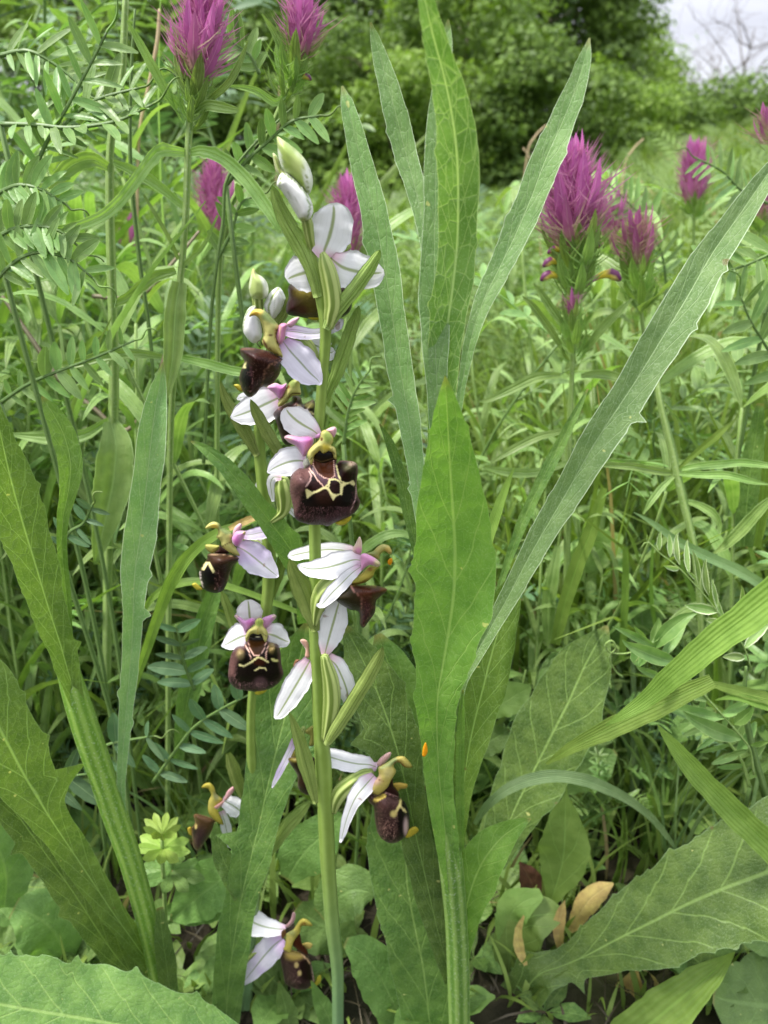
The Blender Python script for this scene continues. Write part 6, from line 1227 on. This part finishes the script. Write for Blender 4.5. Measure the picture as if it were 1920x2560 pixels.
def proto_vetch(seed, mat='vetch', merged=True):
    rg = np.random.default_rng(seed)
    t = thing('vetch', (0, 0, 0), 'scrambling vetch', 'vetch')
    H = .19; n = 16; q = np.linspace(0, 1, n)
    C = np.stack([.03 * np.sin(q * 3 + seed), .02 * np.sin(q * 4 + seed * 2), q * H], 1)
    V, F, uv, uvm = tube_geo(C, np.linspace(.0009, .0005, n), 5)
    link('stem', mesh_from('stem', V, F, uv, uvm), M['dark_stem'], t)
    az = rg.uniform(0, 6)
    for i in range(7):
        j = 3 + int((n - 4) * i / 6); az += 2.3
        d = np.array([math.cos(az), math.sin(az), .5]); L_ = rg.uniform(.05, .075)
        p = np.array([C[j], C[j] + d * L_ * .5, C[j] + d * L_ * .85 - [0, 0, .004], C[j] + d * L_ - [0, 0, .015]])
        fo = frond(t, p, 11, .0135, mat, int(rg.integers(1e6)), unit([-.4 * d[0], -.4 * d[1], 1]), merged=merged, tendril=False, wide=rg.choice([.2, .3]), stemr=.00032)
    return t
def proto_tuft(seed, mat):
    rg = np.random.default_rng(seed)
    t = thing('grass_tuft', (0, 0, 0), 'grass tuft', 'grass tuft')
    for i in range(9):
        a = rg.uniform(0, 6.28); ln = rg.uniform(.1, .2); lean = rg.uniform(.1, .6); n = 12; q = np.linspace(0, 1, n)
        C = np.stack([math.cos(a) * lean * ln * q ** 1.8, math.sin(a) * lean * ln * q ** 1.8, ln * q * (1 - .25 * lean * q ** 2)], 1) + [rg.normal(0, .004), rg.normal(0, .004), 0]
        W = rg.uniform(.0025, .0045) * (1 - q ** 2.5) + .0002
        g = ribbon_geo(C, W, np.tile(unit([math.cos(a + 1.57), math.sin(a + 1.57), .2]) if rg.random() < .3 else unit([0, -1, .3]), (n, 1)), 2, .3, 0, rg.uniform(-.5, .5), (), 0, int(rg.integers(1e6)))
        link('blade', mesh_from('blade', *g[:2], g[2], g[3]), M[mat], t)
    return t
def proto_rosette(seed, mat):
    rg = np.random.default_rng(seed)
    t = thing('low_herb', (0, 0, 0), 'low herb', 'low herb')
    a = rg.uniform(0, 6)
    for i in range(7):
        a += 2.4; ln = rg.uniform(.03, .055); d = np.array([math.cos(a), math.sin(a), rg.uniform(.5, 1.5)]); n = 12; q = np.linspace(0, 1, n)
        C = ln * q[:, None] * unit(d) * 1.2 - np.array([0, 0, 1]) * (ln * .4 * q ** 2)[:, None]
        W = ln * .45 * np.clip(np.sin(np.clip(q * 1.15 - .12, 0.02, 1) * np.pi), .06, 1) ** .8
        g = ribbon_geo(C, W, np.tile(unit([-d[0] * .5, -d[1] * .5, 1]), (n, 1)), 6, .15, 0, 0, (), .08, int(rg.integers(1e6)))
        link('leaf', mesh_from('leaf', *g[:2], g[2], g[3]), M[mat], t)
    return t
def proto_whorl(seed):
    rg = np.random.default_rng(seed)
    t = thing('bedstraw', (0, 0, 0), 'bedstraw', 'bedstraw')
    H = .15; n = 12; q = np.linspace(0, 1, n); C = np.stack([.012 * q, .008 * np.sin(q * 3), q * H], 1)
    V, F, uv, uvm = tube_geo(C, np.full(n, .0006), 5)
    link('stem', mesh_from('stem', V, F, uv, uvm), M['wheat_stem'], t)
    for i in range(7):
        c = C[3 + i]; Vs, Fs, Us, k = [], [], [], 0
        for j in range(7):
            a = j * .9 + i; ln = .013 * (1 - .06 * i)
            g = leaflet_geo(c, np.array([math.cos(a), math.sin(a), .5]), ln, ln * .24, unit([0, -.3, 1]), j, .2)
            Vs.append(g[0]); Fs.append(g[1] + k); Us.append(g[2]); k += len(g[0])
        link('whorl', mesh_from('whorl', np.vstack(Vs), np.vstack(Fs), np.vstack(Us), np.vstack(Us)), M['vetch'], t)
    return t
protos = {'herb': [proto_herb(s) for s in (1, 2, 3)], 'vetch': [proto_vetch(4), proto_vetch(5, 'vetch_blue'), proto_vetch(6)],
          'tuft': [proto_tuft(7, 'grass'), proto_tuft(8, 'grass_blue'), proto_tuft(9, 'wheat_leaf')], 'low': [proto_rosette(10, 'ground_leaf'), proto_rosette(11, 'ground_leaf_light'), proto_rosette(12, 'weed_dark')],
          'whorl': [proto_whorl(13), proto_whorl(14)]}
index_kids()
GR = {'herb': ('narrow-leaved meadow stems behind the orchids', 'leafy flowerless stem with narrow paired leaves in the meadow behind the orchids'),
      'vetch': ('vetch plants tangled behind the orchids', 'tangled vetch with small paired leaflets in the meadow behind the orchids'),
      'tuft': ('grass tufts behind the orchids', 'tuft of narrow grass blades in the meadow behind the orchids'),
      'low': ('low leafy herbs on the ground behind the orchids', 'low herb with a few oval leaves on the ground behind the orchids'),
      'whorl': ('bedstraw stems behind the orchids', 'thin bedstraw stem ringed with tiny leaves behind the orchids')}
LOOK = {}
for kd, lst in (('herb', ('sparse slender leafy stem', 'leafy stem with paired leaves', 'arching narrow-leaved stem')), ('vetch', ('green vetch', 'bluish vetch', 'broad-leafleted vetch')), ('tuft', ('bright grass tuft', 'dull grey-green grass tuft', 'pale yellow-green grass tuft')), ('low', ('low green herb', 'low pale herb', 'low dark herb')), ('whorl', ('short bedstraw stem', 'thin bedstraw stem'))):
    for pr_, lb_ in zip(protos[kd], lst): LOOK[pr_] = lb_
first = {}
rp = random.Random(5)
def zz(y): return GZ * min(max((.6 - y) / .3, 0), 1)
def scatter(kind, count, y0, y1, s0, s1, power=1.3, xk=.62, x0=-1):
    for i in range(count):
        y = y0 + (y1 - y0) * rp.random() ** power
        x = (rp.uniform(-1, 1) if x0 == -1 else -rp.uniform(x0, 1)) * (y * xk + .02)
        pr = rp.choice(protos[kind]); s = rp.uniform(s0, s1)
        # where the photograph shows open air in front of the purple spikes nothing tall grows
        col_ = 829.5 + x / y * 1609 * .93
        if kind != 'low' and s > .45 and any(abs(col_ - c0) < w0 and y < yh + .05 for (c0, w0, yh) in ((440, 85, .2), (645, 70, .25), (1236, 130, .24), (1385, 80, .26), (1504, 60, .42), (468, 70, .33), (750, 60, .32), (850, 160, .45), (1050, 120, .4))):
            s *= .72
        rot = (rp.uniform(-.2, .2), rp.uniform(-.2, .2), rp.uniform(0, 6.28))
        side = 'at the far left' if col_ < 330 else 'left of the orchid stems' if col_ < 600 else 'behind the orchid stems' if col_ < 860 else 'behind the tall weed' if col_ < 1160 else 'right of the tall weed' if col_ < 1420 else 'near the right edge'
        dist = 'low down close to the orchids' if y < .26 else 'in the middle distance' if y < .5 else 'farther back in the meadow'
        lab = LOOK[pr] + ', ' + side + ', ' + dist
        if pr not in first:
            first[pr] = 1; pr.location = (x, y, zz(y)); pr.rotation_euler = rot; pr.scale = (s,) * 3
            pr['label'] = lab; pr['group'] = GR[kind][0]
        else: dup(pr, (x, y, zz(y)), rot, s, lab, GR[kind][0])
scatter('low', 66, .235, .42, .7, 1.25)
scatter('low', 30, .15, .225, .3, .55)
scatter('whorl', 30, .215, .45, .7, 1.2)
scatter('tuft', 60, .225, .9, .55, 1.15)
scatter('herb', 96, .235, .95, .7, 1.1)
scatter('vetch', 80, .235, 1.0, .65, 1.1)

scatter('herb', 80, .235, .46, .75, 1.15)
scatter('tuft', 24, .23, .4, .5, .9)
scatter('tuft', 40, .195, .3, .3, .55)
scatter('vetch', 16, .215, .3, .3, .5)
scatter('vetch', 14, .26, .6, 1.3, 1.6, x0=.35)
scatter('tuft', 10, .26, .6, 1.3, 1.7, x0=.35)
scatter('herb', 10, .26, .6, 1.2, 1.5, x0=.35)
scatter('vetch', 16, .36, .85, 1.4, 1.9, x0=.3)
scatter('tuft', 14, .3, .8, 1.5, 2.0, x0=.3)
# ------------------------------------------------------------------ ground, meadow, hedge, trees
def ground_z(x, y):
    # level by the orchids, rising a little towards the right beyond them
    return GZ * np.clip((.6 - y) / .3, 0, 1) + .05 * np.clip((y - 1.0) / 4, 0, 1) + .30 * np.clip((y - 1) / 3, 0, 1) * np.clip((x / np.maximum(y, .1) - .18) / .4, 0, 1)
def make_ground():
    a = np.concatenate([np.linspace(-.6, .6, 61), [-1, 1, -2, 2, -4, 4, -8, 8, -20, 20, -60, 60, -200, 200]]); a.sort()
    b = np.concatenate([np.linspace(-.2, 1, 61), [1.3, 1.7, 2.2, 3, 4, 5.5, 8, 12, 20, 40, 80, 200, -1, -4, -20, -100, -200]]); b.sort()
    X, Y = np.meshgrid(a, b, indexing='ij')
    Zg = ground_z(X, Y) - .002 + .003 * np.sin(X * 63 + 1) * np.sin(Y * 71) * (np.abs(X) < .7) * (np.abs(Y) < 1.1)
    V = np.stack([X.ravel(), Y.ravel(), Zg.ravel()], 1)
    o = link('ground', mesh_from('ground', V, grid_faces(len(a), len(b)), V[:, :2]), M['soil']); o['kind'] = 'structure'
make_ground()

def blades(name, mat, x, y, z, h, w, lean, seg=3, facing=None):
    """numpy batch of leaf blades; joined, nobody could count them"""
    n = len(x); rg = rng
    a = rg.uniform(0, 2 * np.pi, n); q = np.linspace(0, 1, seg + 1)
    dx, dy = np.cos(a) * lean, np.sin(a) * lean
    cx = x[:, None] + dx[:, None] * h[:, None] * q ** 1.7; cy = y[:, None] + dy[:, None] * h[:, None] * q ** 1.7
    cz = z[:, None] + h[:, None] * q * (1 - .3 * (lean[:, None] * q) ** 2)
    fa = rg.uniform(-.9, .9, n); sx, sy_ = np.cos(fa), np.sin(fa)
    ww = w[:, None] * np.array([.7, 1, .75, .12] if seg == 3 else [.6, 1, .95, .7, .1])[None, :seg + 1] / 2
    A = np.stack([cx - sx[:, None] * ww, cy - sy_[:, None] * ww, cz], -1); B = np.stack([cx + sx[:, None] * ww, cy + sy_[:, None] * ww, cz], -1)
    V = np.stack([A, B], 2).reshape(-1, 3)
    base = (np.arange(n) * (seg + 1) * 2)[:, None]; k = np.arange(seg)[None] * 2
    f = base + k; F = np.stack([f, f + 1, f + 3, f + 2], -1).reshape(-1, 4)
    uv = np.repeat(np.stack([rg.random(n), rg.random(n)], 1), (seg + 1) * 2, 0)
    o = link(name, mesh_from(name, V, F, uv), M[mat]); o['kind'] = 'stuff'
    return o
def wedge(n, y0, y1, p=1.0, k=.66, pad=.05):
    y = y0 + (y1 - y0) * rng.random(n) ** p; x = rng.uniform(-1, 1, n) * (y * k + pad)
    return x, y
x, y = wedge(8500, .27, 1.1, 1.1); h = rng.uniform(.05, .17, len(x)) * (1 + .2 * (x / y > .25)); tag(blades('grass', 'meadow', x, y, ground_z(x, y), h, rng.uniform(.0012, .0032, len(x)), rng.uniform(.1, .9, len(x)), 4), 'dense fine grass of the meadow just behind the orchids', 'grass')
x, y = wedge(42000, 1.0, 5.2, 1.0); h = rng.uniform(.05, .155, len(x)) * (1 + .7 * np.clip((x / y - .15) * 3, 0, 1)) * (1 - .3 * np.clip(1 - np.abs(x / y) * 4, 0, 1)); tag(blades('grass', 'meadow', x, y, ground_z(x, y), h, rng.uniform(.004, .013, len(x)), rng.uniform(.2, 1.1, len(x))), 'rough meadow grass running back to the hedge', 'grass')
x, y = wedge(16000, 5.0, 14, 1.0); h = rng.uniform(.08, .2, len(x)); tag(blades('grass', 'meadow', x, y, ground_z(x, y), h, rng.uniform(.01, .03, len(x)), rng.uniform(.3, 1.2, len(x))), 'far rough grass at the foot of the hedge', 'grass')

x, y = wedge(11000, .3, 1.5, 1.2); fz = np.clip((y - .3) / .5, .25, 1)
tag(blades('leaves', 'meadow_leaf', x, y, ground_z(x, y) + rng.uniform(0, .12, len(x)) * fz, rng.uniform(.025, .06, len(x)), rng.uniform(.003, .0065, len(x)), rng.uniform(.5, 2.0, len(x)), 4), 'crowded narrow leaves of the meadow herbs behind the orchids', 'leaves')
x, y = wedge(16000, 1.4, 4.4, 1.1)
tag(blades('leaves', 'meadow_leaf', x, y, ground_z(x, y) + rng.uniform(0, .09, len(x)) * (1 + .6 * np.clip((x / y - .15) * 3, 0, 1)), rng.uniform(.03, .07, len(x)), rng.uniform(.006, .014, len(x)), rng.uniform(.5, 2.0, len(x))), 'leafy herbs of the far meadow seen as one mass', 'leaves')

def leaf_cloud(n, centre, rad, size, rg, hollow=.55, flat=1.0, aspect=.5):
    """n leaf-shaped faces spread through an uneven crown"""
    d = rg.normal(0, 1, (n, 3)); d /= np.linalg.norm(d, axis=1)[:, None]
    lump = 1 + .22 * np.sin(d[:, 0] * 5 + rg.uniform(0, 6)) * np.sin(d[:, 1] * 4 + rg.uniform(0, 6)) + .18 * np.sin(d[:, 2] * 7 + rg.uniform(0, 6)) + .12 * np.sin(d[:, 0] * 13 + d[:, 2] * 11 + rg.uniform(0, 6))
    r = (hollow + (1 - hollow) * rg.random(n) ** .6) * lump
    P = np.array(centre) + d * r[:, None] * np.array(rad)
    nrm = d + rg.normal(0, .55, (n, 3)) + [0, 0, .5]; nrm /= np.linalg.norm(nrm, axis=1)[:, None]
    t = np.cross(nrm, rg.normal(0, 1, (n, 3))); t /= np.linalg.norm(t, axis=1)[:, None]; b = np.cross(nrm, t)
    s = (size * rg.uniform(.6, 1.4, n))[:, None]
    p0, p1, p2, p3 = P - t * s, P - b * s * aspect + nrm * s * .15, P + t * s, P + b * s * aspect + nrm * s * .15
    return np.stack([p0, p1, p2, p3], 1).reshape(-1, 3), np.repeat(np.stack([rg.random(n), rg.random(n)], 1), 4, 0)
def cloud_obj(name, parts, mat, parent):
    V = np.vstack([p[0] for p in parts]); uv = np.vstack([p[1] for p in parts])
    F = np.arange(len(V)).reshape(-1, 4)
    return link(name, mesh_from(name, V, F, uv, smooth=False), M[mat], parent)
def branch_obj(parent, base, top, rad, seed, nb=8, spread=.6, name='trunk', bare=False):
    rg = np.random.default_rng(seed)
    base, top = np.array(base, float), np.array(top, float)
    q = np.linspace(0, 1, 10)[:, None]
    C = base + (top - base) * q + np.cumsum(rg.normal(0, .012, (10, 3)), 0) * np.linalg.norm(top - base)
    V, F, uv, _ = tube_geo(C, rad * (1 - .8 * q[:, 0]), 7)
    tr = link(name, mesh_from(name, V, F, uv), M['bark'], parent)
    H = np.linalg.norm(top - base)
    for i in range(nb):
        j = rg.integers(2, 9); a = rg.uniform(0, 6.28); ln = H * rg.uniform(.25, .5) * spread
        e = C[j] + np.array([math.cos(a), math.sin(a), rg.uniform(.3, 1.1)]) * ln
        qq = np.linspace(0, 1, 7)[:, None]; Cb = C[j] + (e - C[j]) * qq + np.cumsum(rg.normal(0, .03, (7, 3)), 0) * ln
        Vs, Fq, Ft, U, k = [], [], [], [], 0
        V, F, uv, _ = tube_geo(Cb, rad * .35 * (1 - .75 * qq[:, 0]), 5); Vs.append(V); Fq.append(F[0]); Ft.append(F[1]); U.append(uv); k = len(V)
        for m in range(9 if bare else 4):
            b0 = Cb[rg.integers(2, 7)]; e2 = b0 + unit(rg.normal(0, 1, 3) + [0, 0, .6]) * ln * rg.uniform(.25, .5)
            Ct = b0 + (e2 - b0) * np.linspace(0, 1, 5)[:, None] + np.cumsum(rg.normal(0, .02, (5, 3)), 0) * ln
            V, F, uv, _ = tube_geo(Ct, np.linspace(rad * .1, rad * .03, 5), 4); Vs.append(V); Fq.append(F[0] + k); Ft.append(F[1] + k); U.append(uv); k += len(V)
        link('branch', mesh_from('branch', np.vstack(Vs), [np.vstack(Fq), np.vstack(Ft)], np.vstack(U)), M['bark'], tr)
    return tr
def shrub(name, label, cat, px, Y, top_py, width, mat, n, size, seed, low=.05, clumps=9, depth=.8, trunk=True, aspect=.5, hollow=.5):
    """px: photograph column (D), Y: distance; crown made of several uneven leaf clumps"""
    rg = np.random.default_rng(seed)
    top = world_pt(*D(px, top_py), Y)[0]
    base = Vector((top.x, Y, float(ground_z(np.array(top.x), np.array(Y)))))
    t = thing(name, base, label, cat)
    H = top.z - base.z
    parts = []
    for i in range(clumps):
        f = (i + .5) / clumps
        cz = base.z + H * (low + (.92 - low) * f)
        wd = width * (.95 - .45 * f) if cat != 'bush' else width * (.95 - .3 * f)
        c = (base.x + rg.uniform(-.6, .6) * wd, Y + rg.uniform(-.5, .5) * depth, cz)
        rd = (wd * rg.uniform(.4, .7), depth * rg.uniform(.4, .7), max(H * .16, width * .22) * rg.uniform(.8, 1.2))
        parts.append(leaf_cloud(n // clumps, c, rd, size, rg, hollow, 1, aspect))
    branch_obj(t, base, (top.x, Y, base.z + H * .85), max(.02, H * .018), seed + 1, 7, .8)
    cloud_obj('crown', parts, mat, t)
    return t
# dense wall of hedge: near row of bushes, then trees
BU = [(60, 5.6, -60, .9, 'hedge_lt', 'light bush behind the vetch at the far left'), (330, 5.2, -90, .8, 'hedge', 'bush behind the big magenta spike at the top left'), (560, 5.6, -60, .8, 'hedge', 'bush behind the second magenta spike'),
      (760, 5.0, 60, .7, 'hedge', 'bush just left of the tall central leaf'), (860, 4.6, 120, .55, 'hedge_lt', 'bright feathery bush behind the tall grey leaf'), (1010, 5.2, -40, .7, 'hedge', 'bush behind the tall central leaf'),
      (1130, 4.8, 60, .5, 'hedge', 'bush over the dark hole in the hedge'), (1250, 5.0, 110, .55, 'hedge', 'bush behind the upright right leaf'), (1340, 5.4, 150, .55, 'hedge_lt', 'bush above the large open magenta head'), (1470, 5.8, 190, .6, 'hedge', 'low rounded bush where the hedge drops to the right'),
      (1580, 6.4, 210, .7, 'hedge', 'low bush beneath the bare twigs'), (1700, 6.2, 180, .8, 'hedge', 'bush at the right edge under the sky')]
for i, (px, Y, ty, w, m, lb) in enumerate(BU):
    Y *= .8; w *= .82
    shrub('bush', lb, 'bush', px, Y, ty, w, m, 15000 if ty < 100 else 9000, .0155, 40 + i, low=.02, clumps=12, depth=.4)
TR = [(180, 8, -260, 1.7, 'hedge_dk', 'dark tree behind the hedge at the top left'), (520, 7.6, -300, 1.6, 'hedge_dk', 'dark tree between the two upper magenta spikes'), (820, 8, -280, 1.5, 'hedge', 'tree above the tall grey leaf'), (1080, 7.6, -260, 1.3, 'hedge_dk', 'dark tree behind the tall central leaf tip'),
      (1290, 8.5, -160, 1.0, 'hedge', 'tree over the upright right leaf'), (1010, 6.4, -180, .9, 'hedge_lt', 'bright green young tree at the top centre')]
for i, (px, Y, ty, w, m, lb) in enumerate(TR):
    shrub('tree', lb, 'tree', px, Y, ty, w, m, 17000, .034, 80 + i, low=.08, clumps=14, depth=1.0)
shrub('tree', 'thin-leaved tree with sky showing through its crown', 'tree', 1370, 9.5, -60, .95, 'hedge_lt', 3600, .032, 120, low=.35, clumps=12, depth=.8, hollow=.1)
shrub('tree', 'sparse tree edge hanging against the sky', 'tree', 1455, 11, 60, .9, 'hedge_lt', 2400, .034, 121, low=.4, clumps=9, depth=.8, hollow=.1)
tb = world_pt(*D(1625, 60), 9.0)[0]
t = thing('bare_tree', (tb.x, 9.0, 0.1), 'leafless twiggy tree against the sky at the upper right', 'tree')
branch_obj(t, (tb.x, 9, .1), (tb.x, 9, tb.z), .022, 131, 16, 1.2, bare=True)
b2_ = world_pt(*D(1560, 130), 9.4)[0]
t = thing('bare_tree', (b2_.x, 9.4, 0.1), 'lower leafless shrub left of the twiggy tree', 'tree')
branch_obj(t, (b2_.x, 9.4, .1), (b2_.x, 9.4, b2_.z), .016, 133, 12, 1.1, bare=True)

# meadow plants of the farther field: vetch mass
def vetch_mass(n, y0, y1, ll, mat, lab, zlo, zhi):
    x, y = wedge(n, y0, y1, 1.2); V, U = [], []
    z = ground_z(x, y) + rng.uniform(zlo, zhi, n) * (1 + .45 * np.clip((x / y - .1) * 3, 0, 1)) * (1 - .3 * np.clip(1 - np.abs(x / y) * 4, 0, 1))
    a = rng.uniform(0, 6.28, n); el = rng.uniform(-.1, .8, n)
    d = np.stack([np.cos(a) * np.cos(el), np.sin(a) * np.cos(el), np.sin(el)], 1)
    up = rng.normal(0, .3, (n, 3)) + [0, -.4, 1]; sd = np.cross(d, up); sd /= np.linalg.norm(sd, axis=1)[:, None]
    P0 = np.stack([x, y, z], 1); r = rng.random(n)
    for k in range(9):
        for s in (-1, 1):
            b = P0 + d * (k * ll * .42); L_ = ll * (1 - .4 * abs(k - 4) / 5)
            t = sd * s + d * .6; t /= np.linalg.norm(t, axis=1)[:, None]; w = np.cross(t, up); w /= np.linalg.norm(w, axis=1)[:, None]; w = np.cross(w, t) * 0 + d * .5
            V.append(np.stack([b, b + t * L_ * .5 - d * L_ * .13, b + t * L_, b + t * L_ * .5 + d * L_ * .13], 1).reshape(-1, 3)); U.append(np.repeat(np.stack([r, r], 1), 4, 0))
    V = np.vstack(V); F = np.arange(len(V)).reshape(-1, 4)
    o = link('vetch_tangle', mesh_from('vetch_tangle', V, F, np.vstack(U), smooth=False), M[mat]); tag(o, lab, 'vetch', kind='stuff')
vetch_mass(1500, .45, 1.3, .013, 'meadow_vetch', 'tangle of vetch in the meadow behind the cow-wheat', .02, .17)
vetch_mass(4200, 1.2, 4.6, .022, 'meadow_vetch', 'vetch and herbs of the far meadow below the hedge', .02, .15)
# short litter and moss-like shoots on the soil near the orchids
x, y = wedge(2600, .10, .34, 1.0, .6, .08); tag(blades('litter', 'straw_stuff', x, y, np.full(len(x), GZ), rng.uniform(.002, .014, len(x)), rng.uniform(.0003, .0012, len(x)), rng.uniform(1.0, 3.0, len(x)), 4), 'dry straw bits and dead grass lying on the soil', 'litter')
x, y = wedge(1700, .15, .36, 1.0, .6, .06); tag(blades('grass', 'meadow', x, y, np.full(len(x), GZ), rng.uniform(.4, 1, len(x)) * np.interp(y, [.15, .2, .36], [.018, .04, .075]), rng.uniform(.001, .0026, len(x)), rng.uniform(.1, 1.1, len(x)), 4), 'short thin grass between the low leaves', 'grass')
